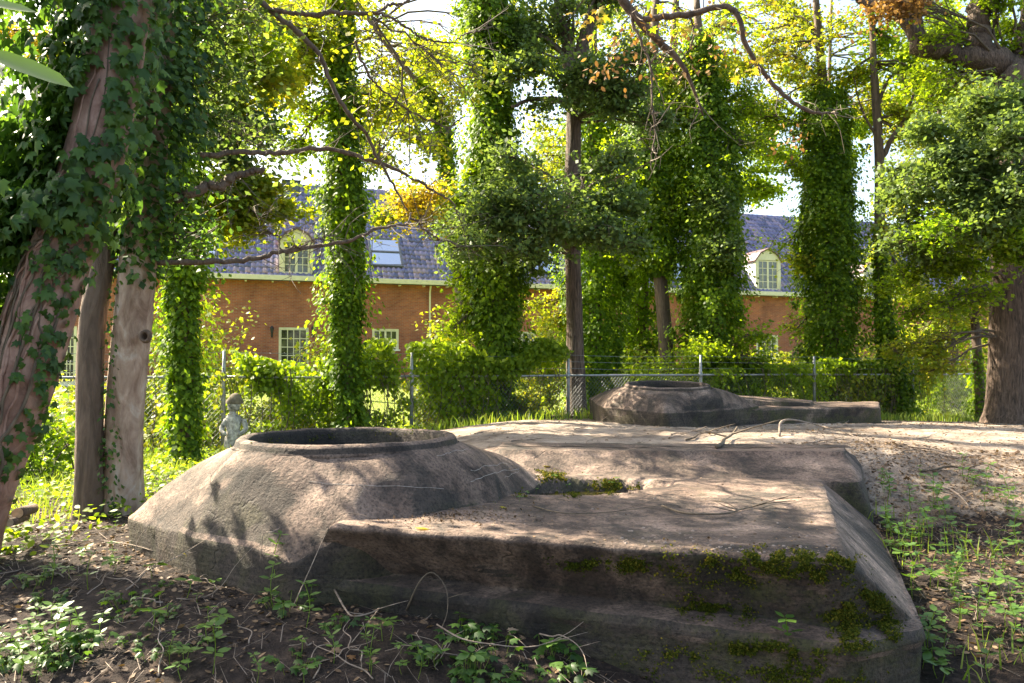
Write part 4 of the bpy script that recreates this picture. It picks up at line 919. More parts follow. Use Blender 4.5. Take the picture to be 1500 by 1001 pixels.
tree('yellow_leaved_tree', 'sunlit yellow leaved tree between the slim forked tree and the big oak', 'tree', [(1400, 560, d), (1390, 400, d), (1375, 250, d), (1380, 80, d)], [.16, .13, .1, .06], 'bark_brown', None,
     None, [(1370, 230, d, 50, 50, 2600, 'yellow', (.09, .15)), (1350, 330, d, 50, 50, 2600, 'yellow', (.09, .15)), (1400, 380, d, 50, 60, 2600, 'yellow', (.09, .15)), (1360, 460, d, 50, 50, 2400, 'yellow', (.09, .15)), (1420, 300, d, 50, 50, 2000, 'yellow', (.09, .15)), (1410, 470, d, 40, 50, 1800, 'green', (.09, .15)),
      (1400, 150, d, 50, 50, 2000, 'yellow', (.09, .15)), (1480, 250, d, 40, 90, 2000, 'green', (.09, .15)), (1340, 540, d - 3, 40, 30, 1500, 'yellow', (.08, .13)), (1440, 60, d, 70, 60, 2000, 'green', (.09, .15))], seed=23)
d = 16.5
bo, bp_, _ = tree('oak_tree', 'massive dark oak trunk at the right edge with heavy crooked limbs', 'tree', [(1487, 612, d), (1490, 480, d), (1492, 330, d), (1492, 200, d), (1486, 120, d)], [.56, .50, .46, .46, .44], 'bark_oak', None,
     None, [(1400, 200, d - 2, 55, 50, 4200, 'oak'), (1360, 270, d - 2, 50, 50, 3600, 'oak'), (1440, 290, d - 2.5, 60, 50, 4600, 'oak'), (1400, 350, d - 2, 60, 30, 2600, 'ivy'), (1480, 230, d - 3, 40, 70, 3000, 'oak'), (1340, 360, d - 1, 35, 30, 1000, 'oak'),
      (1470, 160, d - 2, 50, 30, 2000, 'oak'), (1400, 30, d, 60, 40, 1800, 'green'), (1470, 40, d, 50, 50, 1800, 'green'), (1300, 20, d - 1, 50, 30, 700, 'dry'), (1410, -130, d, 130, 60, 3000, 'green'), (1490, 350, d - 2, 30, 40, 1500, 'ivy'), (1465, 175, d - 1.2, 30, 60, 2200, 'oak'), (1330, 420, d - .5, 45, 40, 1300, 'green'), (1390, 440, d - .5, 45, 50, 1500, 'green'), (1320, 300, d - 1, 30, 60, 1100, 'oak'), (1350, 510, d, 40, 40, 1100, 'yellow'), (1375, 130, d, 60, 30, 1200, 'green'), (1480, 300, d - 1.5, 30, 60, 1500, 'ivy')], seed=25, seg=30, ro=.1,
     limbs=[([(1490, 140, d), (1465, 100, d), (1430, 85, d), (1395, 75, d), (1352, 72, d), (1345, 40, d), (1335, -10, d), (1310, -60, d)], [.42, .34, .25, .20, .2, .16, .14, .12]),
            ([(1440, 88, d), (1432, 50, d), (1438, 0, d), (1448, -70, d)], [.28, .23, .21, .17]), ([(1485, 130, d), (1498, 90, d), (1515, 30, d), (1530, -60, d)], [.38, .3, .26, .22]), ([(1345, 60, d), (1310, 12, d), (1270, 5, d), (1240, -10, d)], [.14, .11, .09, .06])])
tree('slim_tree', 'slender mossy trunk close left of the massive oak', 'tree', [(1438, 608, 19), (1432, 520, 19), (1424, 430, 19), (1415, 300, 19), (1405, 150, 19)], [.11, .10, .085, .06], 'bark_brown', None,
     (.1, 1.8, [.15, .13, .12], 900, (.06, .1), 'ivy'), [(1400, 430, 19, 40, 50, 1000, 'yellow'), (1440, 420, 19, 25, 40, 700, 'green')], seed=27)
# trees left, beyond the fence, filling the top left
d = 20
tree('maple_tree', 'yellowing maple behind the foreground trunks, beyond the fence', 'tree', [(60, 570, d), (70, 400, d), (85, 200, d), (90, 0, d)], [.2, .17, .14, .1], 'bark_brown', None,
     None, [(30, 60, d, 60, 60, 2500, 'gold'), (130, 60, d, 70, 60, 2500, 'yellow'), (60, 200, d, 60, 60, 2500, 'green'), (160, 180, d, 60, 60, 2000, 'yellow'), (20, 320, d, 50, 50, 2000, 'green'), (140, 320, d, 50, 50, 1600, 'green'), (230, 120, d, 60, 80, 2500, 'yellow'), (380, 60, d, 60, 60, 1500, 'yellow')], seed=29)

CG = 'trees beyond the fence with high crowns'
for i, (x, dd, bl) in enumerate(((503, 27, [(600, 120, 60, 60, 'yellow'), (560, 50, 70, 50, 'yellow'), (650, 60, 60, 50, 'green'), (630, 200, 40, 40, 'yellow'), (540, 210, 40, 50, 'yellow')]),
                                 (868, 29, [(800, 60, 60, 60, 'yellow'), (870, 60, 60, 60, 'green'), (800, 200, 40, 60, 'yellow'), (900, 200, 50, 50, 'yellow'), (770, 260, 30, 30, 'yellow')]),
                                 (1045, 28, [(1110, 150, 50, 60, 'yellow'), (1060, 60, 60, 60, 'green'), (1150, 50, 60, 50, 'yellow'), (1125, 215, 36, 34, 'green'), (1110, 265, 30, 20, 'green')]),
                                 (1218, 30, [(1340, 60, 60, 60, 'green'), (1250, 130, 40, 60, 'yellow'), (1330, 150, 50, 50, 'yellow'), (1400, 90, 60, 60, 'yellow'), (1440, 170, 60, 60, 'green'), (1240, 220, 30, 40, 'green')]),
                                 (266, 24, [(420, 130, 60, 60, 'yellow'), (370, 60, 60, 60, 'yellow'), (440, 40, 50, 50, 'green'), (350, 180, 50, 50, 'yellow')]))):
    tree('background_tree', ['airy yellowing tree behind the skylight, crown between the ivy columns', 'airy yellow tree seen through the crown of the bare oak', 'light green tree behind the gap left of the far dormer', 'light green tree behind the slim forked tree', 'airy yellow tree behind the leftmost ivy tree, crown spreading over the roof'][i], 'tree',
         [(x, 560, dd), (x + 6, 400, dd), (x - 4, 200, dd), (x, 0, dd)], [.14, .12, .09, .05], 'bark_brown', CG, None, [(a, b_, dd, c_, e_, 1500, m_, (.10, .17)) for a, b_, c_, e_, m_ in bl], seed=60 + i)
# --- the two bare foreground trunks and the pale twin
def near_tree(name, label, pts, radii, bm, seed, g=None, extra_ground=True):
    P = px_path(pts); g_ = G(P[0][0], P[0][1]); P[0][2] = min(P[0][2], g_ - .2); path = spline(P, 110); rr = np.interp(np.linspace(0, 1, 110), np.linspace(0, 1, len(radii)), radii)
    z = path[:, 2] - g_; rr = rr * (1 + .18 * np.exp(-np.clip(z, 0, 9) / .12)); root = empty(name, (P[0][0], P[0][1], g_), label, 'tree')
    V, Fc = tube(path, rr, 44, .10, seed); obj('trunk', V, Fc, M[bm], root, True); return root, path, rr
A, Ap, Ar = near_tree('leaning_tree', 'leaning pinkish trunk wrapped in dark big leaved ivy at the left edge', [(-80, 830, 4.7), (-20, 690, 4.7), (32, 560, 4.7), (80, 400, 4.7), (106, 330, 4.7), (145, 200, 4.72), (180, 0, 4.8), (215, -250, 4.9)], [.19, .185, .18, .175, .17, .165, .16, .15], 'bark_pink', 41)
def on_trunk(path, rr, u, ph, off=0):
    i = u * (len(path) - 1); k = int(min(i, len(path) - 2)); f = i - k; c = path[k] * (1 - f) + path[k + 1] * f; r_ = rr[k] + off
    T = unit(path[k + 1] - path[k]); a_ = unit(np.cross(T, [0, 1, 0])); b2 = np.cross(T, a_); o = a_ * math.cos(ph) + b2 * math.sin(ph); return c + o * r_, o
# which angle looks at the camera
def phi_cam(path):
    T = unit(path[50] - path[49]); a_ = unit(np.cross(T, [0, 1, 0])); b2 = np.cross(T, a_); d = unit(-path[50] * np.array([1, 1, 0])); return math.atan2(d @ b2, d @ a_), math.atan2(np.array([1, 0, 0]) @ b2, np.array([1, 0, 0]) @ a_)
pc_, pr_ = phi_cam(Ap)
for k in range(15):
    r_ = np.random.default_rng(500 + k); sgn = 1 if math.sin(pc_ - pr_) > 0 else -1
    ph0 = pc_ + sgn * r_.uniform(-.3, 1.5); u0 = r_.uniform(.02, .35); u1 = min(1, u0 + r_.uniform(.3, .7)); pts = []; ph = ph0
    for u in np.linspace(u0, u1, 26): ph += r_.normal(0, .10); pts.append(on_trunk(Ap, Ar, u, ph, .004 + r_.uniform(0, .014))[0])
    pts = sub(pts, 60); rv = r_.uniform(.006, .017); V, Fc = tube(pts, np.linspace(rv, rv * .5, 60), 6, .15, k); obj('vine_stem', V, Fc, M['bark_pink' if k % 2 else 'twig'], A, True)
# big ivy leaves: one object each for the largest 260, the rest joined
def near_ivy(root, path, rr, n, seed, urange, phis, size, offr=(.015, .10), single=0, bias=None, m='ivy_near'):
    r_ = np.random.default_rng(seed); P = []; N = []; T = []; S = []
    while len(P) < n:
        u = r_.uniform(*urange); ph = phis[0] + r_.normal(0, phis[1]); w = fbm(np.array([u * 14]), np.array([ph * 1.6]), seed)[0]
        if bias and r_.random() > bias(u, ph): continue
        if w < .42: continue
        off = r_.uniform(*offr) * (1 + 2.2 * max(0, w - .5)); p_, o = on_trunk(path, rr, u, ph, off)
        P.append(p_); N.append(o * 1.0 + np.array([0, 0, .35]) + r_.normal(0, .35, 3)); T.append(np.array([0, 0, -1]) + o * .2 + r_.normal(0, .45, 3)); S.append(r_.uniform(*size))
    P, N, T, S = map(np.array, (P, N, T, S)); order = np.argsort(-S * (1 + 3 * (N[:, 1] < -.2)))
    if single:
        base = [mesh('leaf', T_IVY[0] * (1, 1, q), [tuple(f) for f in T_IVY[1]], M[m]) for q in (.6, 1.3, 2.0)]
        Nn = unit(N); Tn = unit(T - (T * Nn).sum(-1, keepdims=True) * Nn); Bn = np.cross(Tn, Nn)
        from mathutils import Matrix
        for k, i in enumerate(order[:single]):
            o = bpy.data.objects.new('leaf', base[k % 3]); COL.objects.link(o); o.parent = root; s_ = S[i]; l = P[i] - np.array(root.location)
            o.matrix_local = Matrix(((Bn[i][0] * s_, Tn[i][0] * s_, Nn[i][0] * s_, l[0]), (Bn[i][1] * s_, Tn[i][1] * s_, Nn[i][1] * s_, l[1]), (Bn[i][2] * s_, Tn[i][2] * s_, Nn[i][2] * s_, l[2]), (0, 0, 0, 1)))
        order = order[single:]
    i = order; leafobj('ivy', P[i], N[i], T[i], S[i], m, root, T_IVY)
sg = 1 if math.sin(pc_ - pr_) > 0 else -1
near_ivy(A, Ap, Ar, 1500, 61, (.03, 1), (pc_ + sg * 2.1, .5), (.06, .105), (.02, .20), 280)
near_ivy(A, Ap, Ar, 950, 62, (.56, 1), (pc_ + sg * .5, 1.2), (.055, .095), (.02, .12), 0)
near_ivy(A, Ap, Ar, 1700, 64, (.34, 1), (pc_ + sg * 2.2, .4), (.06, .10), (.12, .5), 0)
near_ivy(A, Ap, Ar, 90, 65, (.30, .62), (pc_ + sg * .2, .8), (.045, .07), (.01, .05), 0)
near_ivy(A, Ap, Ar, 130, 63, (.12, .5), (pc_ - sg * .6, .5), (.045, .065), (.01, .03), 0)

B, Bp, Br = near_tree('flaking_tree', 'pale trunk with flaking bark and a knot hole, right one of the joined pair', [(176, 760, 6.35), (180, 700, 6.35), (183, 600, 6.35), (194, 480, 6.35), (203, 380, 6.35), (222, 200, 6.4), (238, 0, 6.5), (250, -250, 6.6)], [.165, .15, .145, .143, .14, .13, .12, .10], 'bark_pale', 43)
h0 = at(213, 493, 6.2); kn = MB()
ph = np.linspace(0, 2 * math.pi, 14, endpoint=False); L0 = [np.array([h0[0] + math.cos(a) * r_, h0[1] - dy, h0[2] + math.sin(a) * r_ * 1.1]) for r_, dy in ((.05, -.01), (.042, .022), (.026, .02), (.022, -.03)) for a in ph]
kn.add(L0, [(k * 14 + i, k * 14 + (i + 1) % 14, k * 14 + 14 + (i + 1) % 14, k * 14 + 14 + i) for k in range(3) for i in range(14)] + [tuple(range(42, 56))]); kn.build('knot', M['bark_brown'], B, True)
ivy_on(Bp[60:], [.18, .32, .42, .48, .5, .5, .5], 7500, (.05, .085), 'ivy_near', B, 71, .5, (.55, 1.1))
B_l = [([(232, 385, 6.3), (300, 384, 6.3), (370, 383, 6.4), (420, 372, 6.5), (480, 356, 6.7), (540, 345, 6.9), (590, 325, 7.1), (602, 312, 7.2)], [.022, .021, .019, .017, .015, .013, .011, .007]),
       ([(255, 290, 6.3), (300, 276, 6.4), (345, 262, 6.5), (388, 250, 6.6)], [.042, .038, .032, .022]),
       ([(290, 228, 6.5), (380, 226, 6.8), (460, 222, 7.1), (545, 232, 7.4), (610, 262, 7.7), (650, 290, 7.9), (675, 325, 8)], [.026, .024, .021, .019, .014, .010, .006]),
       ([(300, -60, 6.6), (395, 12, 6.7), (450, 60, 6.8), (482, 120, 6.9), (515, 175, 7.0), (545, 215, 7.2), (575, 262, 7.3), (598, 310, 7.3)], [.030, .027, .023, .02, .018, .015, .011, .006]),
       ([(400, 15, 6.7), (480, 22, 6.9), (560, 18, 7.1), (600, 0, 7.3)], [.022, .02, .016, .01]),
       ([(545, 18, 7.0), (640, 60, 7.3), (720, 40, 7.6)], [.012, .010, .004]), ([(520, 60, 6.9), (560, 130, 7.2), (640, 180, 7.6), (690, 170, 7.9)], [.012, .010, .008, .004]),
       ([(420, 372, 6.5), (408, 345, 6.5), (385, 335, 6.5), (370, 310, 6.5)], [.008, .006, .004, .003]), ([(600, 320, 7.2), (640, 350, 7.4), (700, 375, 7.6)], [.01, .007, .003]),
       ([(420, 372, 6.5), (460, 352, 6.6), (490, 345, 6.6)], [.008, .006, .002])]
for i, (lp, lr) in enumerate(B_l):
    Q = spline(px_path(lp), 60); r_ = np.random.default_rng(90 + i); Q = gnarl(Q, .022, r_); V, Fc = tube(Q, np.interp(np.linspace(0, 1, 60), np.linspace(0, 1, len(lr)), lr) * (1 + .25 * (np.random.default_rng(i).random(60) > .9)), 8, .2, i); obj('limb', V, Fc, M['bark_brown'], B, True)
    mb = MB()                                                                        # side twigs
    for k in range(16):
        j = int(r_.integers(8, 58)); s_ = Q[j]; e = s_ + r_.normal(0, .22, 3) + np.array([.10, 0, -.02]); tw = sub([s_, (s_ + e) / 2 + r_.normal(0, .05, 3), e], 6); mb.tube(tw, np.linspace(.005, .0015, 6), 3)
        for _q in range(3): w_ = tw[int(r_.integers(2, 6))]; mb.tube([w_, w_ + r_.normal(0, .07, 3)], [.0022, .001], 3)
    mb.build('twigs', M['twig'], B, kind='stuff')
cr = Crown(B)
for i, (x, y, dd_, rx, ry, n, m_) in enumerate([(310, 120, 6.8, 60, 60, 800, 'oak'), (350, 190, 7, 60, 40, 500, 'oak'), (300, 30, 6.6, 80, 40, 800, 'oak'), (260, 330, 6.5, 40, 40, 600, 'ivy_near'), (560, 100, 7.4, 80, 60, 260, 'yellow'), (650, 100, 7.8, 60, 80, 220, 'yellow'), (600, 240, 7.8, 60, 40, 160, 'yellow')]):
    cr.add(m_, bough(B, Bp[np.argmin(abs(Bp[:, 2] - at(x, y, dd_)[2] + .3))] if x < 450 else at(545, 25, 7.0), at(x, y, dd_), (rx * dd_ / F, .5, ry * dd_ / F), n, (.04, .075), m_, 800 + i, .012, 14, .12))
cr.build()
B2, B2p, B2r = near_tree('slender_tree', 'slender olive brown trunk, left one of the joined pair', [(131, 790, 6.2), (131, 740, 6.2), (131, 640, 6.2), (135, 480, 6.25), (150, 380, 6.3), (168, 200, 6.4), (175, 0, 6.5), (175, -200, 6.6)], [.12, .105, .098, .092, .085, .08, .07], 'bark_olive' if 'bark_olive' in M else 'bark_brown', 45)
c2 = phi_cam(B2p)[0]
ivy_on(B2p[:60] + np.array([.16, -.02, 0]), [.10, .12, .10, .08, .06, .05], 420, (.03, .05), 'ivy_near', B2, 73, .5, (.4, 1.1))
ivy_on(B2p[66:], [.1, .3, .4, .42, .42], 3500, (.05, .085), 'ivy_near', B2, 74, .5, (.55, 1.1))

# --- overhanging maple whose trunk stands behind the viewer
om = empty('overhanging_maple', (2.6, -2.6, G(2.6, -2.6)), 'maple whose dark crooked boughs with yellow and dry leaves hang in at the top', 'tree')
Pm = [(2.6, -2.6, -.2), (2.62, -2.6, 1.6), (2.5, -2.3, 3.4), (2.1, -1.2, 4.8)]
V, Fc = tube(spline(Pm, 40), np.linspace(.24, .12, 40), 20, .1, 3); obj('trunk', V, Fc, M['bark_brown'], om, True)
OL = [([Pm[3], (1.7, 1.5, 5.4), at(860, -120, 5.6)] + px_path([(905, -5, 5.8), (935, 30, 5.8), (975, 72, 5.9), (1000, 100, 5.9), (1030, 170, 6)]), [.10, .07, .05, .04, .035, .032, .028, .016, .007]),
      (px_path([(935, 30, 5.8), (970, 22, 5.8), (1020, 18, 5.8), (1060, 10, 5.8), (1085, 30, 5.8), (1100, 75, 5.85), (1125, 118, 5.9), (1160, 148, 5.9), (1195, 160, 5.95), (1228, 166, 6)]), [.022, .024, .024, .022, .021, .019, .017, .015, .012, .006]),
      (px_path([(925, 20, 5.8), (940, 60, 5.8), (952, 110, 5.8), (955, 190, 5.8), (952, 250, 5.8)]), [.012, .010, .008, .006, .003]),
      (px_path([(1010, 25, 5.8), (1015, 55, 5.8), (1005, 90, 5.8)]), [.008, .006, .003]), (px_path([(950, 95, 5.8), (985, 75, 5.8)]), [.004, .005])]
for i, (P_, lr) in enumerate(OL):
    Q = spline(P_, 50); r_ = np.random.default_rng(190 + i); Q = gnarl(Q, .014, r_); V, Fc = tube(Q, np.interp(np.linspace(0, 1, 50), np.linspace(0, 1, len(lr)), lr), 9, .10, i); obj('limb', V, Fc, M['bark_brown'], om, True)
    if i < 3:
        mb = MB()
        for k in range(22):
            j = int(r_.integers(12, 49)); s_ = Q[j]; e = s_ + r_.normal(0, .15, 3) + np.array([0, 0, -.04]); tw = sub([s_, (s_ + e) / 2 + r_.normal(0, .04, 3), e], 6); mb.tube(tw, np.linspace(.005, .0015, 6), 3)
            for _q in range(3): w_ = tw[int(r_.integers(2, 6))]; mb.tube([w_, w_ + r_.normal(0, .06, 3)], [.002, .001], 3)
        mb.build('twigs', M['twig'], om, kind='stuff')
r_ = np.random.default_rng(77)
def big_leaves(cs, n, m_, size, tm, spr=.05):
    P = np.concatenate([at(x, y, dd_)[None] + r_.normal(0, 1, (n, 3)) * np.array([spr * q, .10, spr * q]) for x, y, dd_, q in cs]); k = len(P)
    leafobj('leaves', P, np.array([.0, -.7, .5]) + r_.normal(0, .5, (k, 3)), np.array([0, 0, -1]) + r_.normal(0, .6, (k, 3)), r_.uniform(*size, k), m_, om, tm)
big_leaves([(870, 10, 5.4, 1.6), (878, 25, 5.4, 1), (1010, 48, 5.6, 1.2), (1190, 50, 5.8, 2), (1095, 95, 5.8, 1.2), (1150, 30, 5.8, 2.5)], 9, 'gold', (.05, .09), T_MAPLE)
big_leaves([(905, 80, 5.8, 2.4), (960, 70, 5.8, 2.4), (1010, 80, 5.8, 2), (890, 100, 5.8, 1.5), (1285, 40, 7, 2.5), (1260, 20, 7, 2.5), (935, 45, 5.8, 2), (1160, 200, 7, 1.5), (1080, 60, 5.8, 2)], 32, 'dry', (.03, .055), T_OVAL, .06)
big_leaves([(965, 10, 5.0, 1.0), (1080, 35, 5.8, 2), (1170, 80, 5.8, 3)], 6, 'green', (.06, .10), T_MAPLE)
# sapling reaching in at the top left
sp_ = empty('sapling', (-1.25, .9, G(-1.25, .9)), 'pale green long leaf reaching in at the top left corner, very close', 'sapling')
tip0 = at(-60, 40, 1.25); V, Fc = tube(spline([(-1.25, .9, G(-1.25, .9) - .05), (-1.2, 1.0, 1.0), (-1.0, 1.15, 1.8), tip0], 30), np.linspace(.012, .003, 30), 6); obj('stem', V, Fc, M['twig'], sp_, True)
for (a_, b2, w) in (((-35, 70, 1.22), (76, 180, 1.30), .55), ((-40, 0, 1.2), (28, 62, 1.28), .5)):
    p0, p1 = at(*a_), at(*b2); L = np.linalg.norm(p1 - p0); tm = (np.array([[0, 0, 0], [-.10 * 1.6, .25, .0], [-.12 * 1.6, .5, -.02], [-.09 * 1.6, .8, -.05], [0, 1, -.1], [.09 * 1.6, .8, -.05], [.12 * 1.6, .5, -.02], [.10 * 1.6, .25, 0], [0, .5, -.05], [0, .8, -.075], [0, .25, -.03]]),
        [(0, 10, 1), (1, 10, 8), (1, 8, 2), (2, 8, 9), (2, 9, 3), (3, 9, 4), (0, 7, 10), (7, 8, 10), (7, 6, 8), (6, 9, 8), (6, 5, 9), (5, 4, 9)])
    leafobj('leaf', p0[None], np.array([[.35, -.55, .7]]), (p1 - p0)[None], np.array([L]), 'biglf', sp_, tm, kind=None) if 'biglf' in M else leafobj('leaf', p0[None], np.array([[.35, -.55, .7]]), (p1 - p0)[None], np.array([L]), 'herb', sp_, tm, kind=None)

# ------------------------------------------------------------------ shrubs and creepers
def shrub(label, x, fs, w, h, n, m_, size, seed, zoff=0, name='shrub', group=None, nst=9, dist=None):
    Y = dist if dist else ty(x, fs); X = (x - 750) / F * Y; g = G(X, Y); root = empty(name, (X, Y, g), label, 'shrub', group); r_ = np.random.default_rng(seed); cl = []; mb = MB()
    for k in range(nst):
        a = r_.uniform(0, 6.28); q = r_.random() ** .6; e = np.array([X + math.cos(a) * w * q, Y + math.sin(a) * w * q * .7, g + zoff + h * r_.uniform(.55, 1.0) * (1 - .35 * q)])
        s_ = np.array([X + r_.normal(0, w * .25), Y + r_.normal(0, w * .2), g - .05]); tw = sub([s_, (s_ + e) / 2 + r_.normal(0, .08, 3), e], 8); mb.tube(tw, np.linspace(.014, .004, 8), 4)
        for j in range(2, 8): cl.append(tw[j])
        for j in range(4):
            b_ = tw[int(r_.integers(3, 8))]; e2 = b_ + r_.normal(0, 1, 3) * np.array([w, w, h * .5]) * .28; mb.tube([b_, e2], [.006, .002], 3); cl.append(e2); cl.append((b_ + e2) / 2)
    mb.build('stems', M['twig'], root, kind='stuff'); cl = np.array(cl); id_ = r_.integers(0, len(cl), n); sp = .16 * min(1, w)
    P = cl[id_] + r_.normal(0, sp, (n, 3)); P[:, 2] = np.maximum(P[:, 2], g + .03)
    N = np.array([0, -.2, .8]) + r_.normal(0, .6, (n, 3)); T = r_.normal(0, 1, (n, 3)) + np.array([0, 0, -.5]); leafobj('foliage', P, N, T, r_.uniform(*size, n), m_, root); return root
L_ = (.06, .12)
shrub('sunlit yellow green shrub between ivy tree and brick wall, left of the house door', 318, 5, 1.3, 3.3, 4200, 'yellow', (.07, .13), 1)
shrub('low leafy shrub behind the fence at the statue', 300, 1.5, 1.1, 1.5, 2600, 'green', L_, 2)
shrub('bright yellow maple bush left of the ivy column before the skylight', 480, 2.5, .8, 2.6, 1300, 'yellow', L_, 3)
shrub('sunlit yellow bush low behind the fence left of the skylight ivy column', 425, 1.2, 1.0, 1.0, 2400, 'yellow', L_, 4)
shrub('golden maple bush beside the downpipe of the brick house', 655, 4, 1.0, 3.2, 2600, 'yellow', (.07, .13), 5)
shrub('yellow green bush low between two ivy columns by the fence', 640, 1.0, 1.0, 1.1, 2400, 'yellow', L_, 6)
shrub('yellow bush left of the bare oak trunk behind the netting', 795, 3.5, .9, 2.4, 2400, 'yellow', (.07, .13), 7)
shrub('bush at the foot of the stoutest ivy column', 770, .6, .4, .6, 600, 'yellow', L_, 8)
shrub('bright bush right of the bare oak trunk behind the far bunker', 918, 5, 1.1, 2.6, 2400, 'yellow', (.08, .14), 9)
shrub('dark green bush behind the ring of the far bunker', 985, 1.2, 1.2, 1.6, 2600, 'green', L_, 10)
shrub('broad leaved bush over the rail behind the far bunker slab', 1080, .8, 1.1, 1.7, 2800, 'green', L_, 11)
shrub('shrub hiding the lower half of the far french door', 1130, 1.5, 1.2, 1.8, 2600, 'green', L_, 12)
shrub('golden shrub below the far dormer, beyond the fence', 1165, 7, 1.5, 2.6, 3200, 'yellow', (.09, .15), 13)
shrub('pale shrub by the fence right of the far bunker end', 1270, 1.0, 1.1, 1.4, 2600, 'yellow', L_, 14)
shrub('tall loose shrub between dormer ivy column and slim tree', 1255, 5, 1.1, 3.0, 2600, 'yellow', (.08, .14), 15)
shrub('green bush behind the netting right of the slim tree', 1385, 1.5, 1.2, 1.5, 2800, 'green', L_, 16)
shrub('yellow bush behind the slender mossy trunk', 1400, 6, 1.5, 3.2, 3200, 'yellow', (.09, .15), 17)
shrub('small leafy climber round the fence post left of the massive oak', 1445, -.1, .45, 1.4, 900, 'green', (.05, .1), 18)
shrub('bushes low on the left behind the leaning trunk', 110, 3.0, 1.4, 1.3, 2800, 'yellow', (.06, .12), 19)
shrub('dark evergreen bush at the left edge behind the leaning trunk', 60, -3.5, .8, 1.1, 1300, 'ivy', (.06, .1), 20)
shrub('yellow bush right of the pale flaking trunk behind the fence', 232, 1.6, .9, 1.4, 2000, 'yellow', L_, 21)
shrub('shrub against the far right end of the brick wall', 1330, 9, 2.0, 3.5, 3200, 'green', (.1, .17), 22)
# creepers smothering the fence
def creeper(label, i0, f0, i1, f1, n, over, seed, m_='green', zlo=0, thick=.2):
    a = FP[i0] + (FP[i0 + 1] - FP[i0]) * f0; b_ = FP[i1] + (FP[i1 + 1] - FP[i1]) * f1; r_ = np.random.default_rng(seed); root = empty('creeper', (a[0], a[1], G(*a)), label, 'creeper')
    t = r_.random(n); X = a[0] + (b_[0] - a[0]) * t; Y = a[1] + (b_[1] - a[1]) * t; g = ground(X, Y, False)
    top = RAILZ + over * (.35 + 1.3 * fbm(t * np.linalg.norm(b_ - a) * 1.1, t * 0 + seed, seed, 3) - .3); v = r_.random(n) ** .55
    Z = g + zlo + (top - g - zlo) * v; dn = fbm(X * 1.7, Z * 1.9 + seed, seed + 2, 3); k = dn > r_.uniform(.34, .56, n); X, Y, Z = X[k], Y[k], Z[k]; n = len(X)
    off = r_.normal(0, thick, n) * (.5 + dn[k]); off = np.where(r_.random(n) < .7, -abs(off) * 1.4, off * .6); P = np.stack([X + off * .4, Y - off, Z], -1)
    leafobj('foliage', P, np.array([.1, -.8, .6]) + r_.normal(0, .5, (n, 3)), np.array([0, 0, -1]) + r_.normal(0, .6, (n, 3)), r_.uniform(.06, .12, n), m_, root)
    mb = MB()
    for q in range(14):
        tt = r_.random(); c_ = a + (b_ - a) * tt; g_ = G(*c_); e = a + (b_ - a) * min(1, max(0, tt + r_.normal(0, .08))); mb.tube(sub([(c_[0], c_[1] - .05, g_), ((c_[0] + e[0]) / 2 + .1, (c_[1] + e[1]) / 2 - .05, (g_ + RAILZ) / 2), (e[0], e[1] - .04, RAILZ + .15)], 10), .006, 4)
    mb.build('stems', M['twig'], root, kind='stuff')
creeper('dark leafy creeper over the fence from the statue to the skylight ivy column', 3, .12, 3, .75, 5200, .34, 51, 'green')
creeper('dense green creeper heaped over the fence between the two tallest ivy columns', 3, .66, 4, .62, 8000, .40, 52, 'green', 0)
creeper('leafy creeper trailing along the rail left of the skylight ivy column', 3, .0, 3, .9, 5000, .62, 57, 'green', .85, .16)
creeper('leafy creeper heaped on the rail between the skylight column and the bare oak', 4, .0, 4, 1.0, 6000, .62, 58, 'green', .85, .16)
creeper('leafy creeper trailing on the rail right of the far bunker ring', 7, .1, 8, .3, 5000, .45, 59, 'green', .8, .16)
creeper('thin creeper on the fence left of the statue', 2, .3, 3, .1, 3500, .1, 53, 'yellow')
creeper('creeper on the rail behind the far bunker', 6, .1, 7, .2, 3500, .25, 54, 'green', .3)
creeper('patchy creeper on the netting right of the far bunker', 7, .3, 8, .2, 2600, .05, 55, 'yellow')
# statue by the fence
st = empty('garden_statue', (*at(344, 640, 12.6)[:2], G(*at(344, 640, 12.6)[:2])), 'small pale weathered garden figure with a brown hat beside a fence post', 'statue')
sx, sy = st.location.x, st.location.y; sz0 = float(at(344, 664, 12.6)[2])
def lathe(prof, cx, cy, seg=18, sq=1.0, lean=(0, 0)):
    th = np.linspace(0, 2 * math.pi, seg, endpoint=False); L = [np.stack([cx + np.cos(th) * r + lean[0] * (z - prof[0][1]), cy + np.sin(th) * r * sq + lean[1] * (z - prof[0][1]), np.full(seg, z)], -1) for r, z in prof]; return loft(L)
z = sz0 - .12
V, Fc = lathe([(.20, z - .2), (.20, z + .08), (.15, z + .1)], sx, sy); obj('plinth', rough(V, .05, 8, 2), Fc, M['statue'], st, True)
V, Fc = lathe([(.11, z + .1), (.17, z + .16), (.15, z + .32), (.11, z + .46), (.13, z + .56), (.14, z + .66), (.08, z + .74), (.05, z + .78)], sx, sy, 20, .7, (-.04, 0)); obj('body', rough(V, .09, 7, 3), Fc, M['statue'], st, True)
V, Fc = lathe([(.04, z + .77), (.09, z + .81), (.105, z + .88), (.09, z + .95), (.03, z + 1.0)], sx - .02, sy, 16, .9); obj('head', rough(V, .03, 9, 4), Fc, M['statue'], st, True)
V, Fc = lathe([(.13, z + .90), (.14, z + .94), (.10, z + .99), (.07, z + 1.04), (.02, z + 1.06)], sx - .01, sy, 16, .9, (.1, 0)); obj('hat', rough(V, .04, 9, 5), Fc, M['statue_hat'], st, True)
for sg_ in (-1, 1): V, Fc = tube(sub([(sx + sg_ * .13, sy, z + .64), (sx + sg_ * .19, sy - .05, z + .50), (sx + sg_ * .10, sy - .14, z + .42)], 8), np.linspace(.045, .03, 8), 10, .2); obj('arm', V, Fc, M['statue'], st, True)
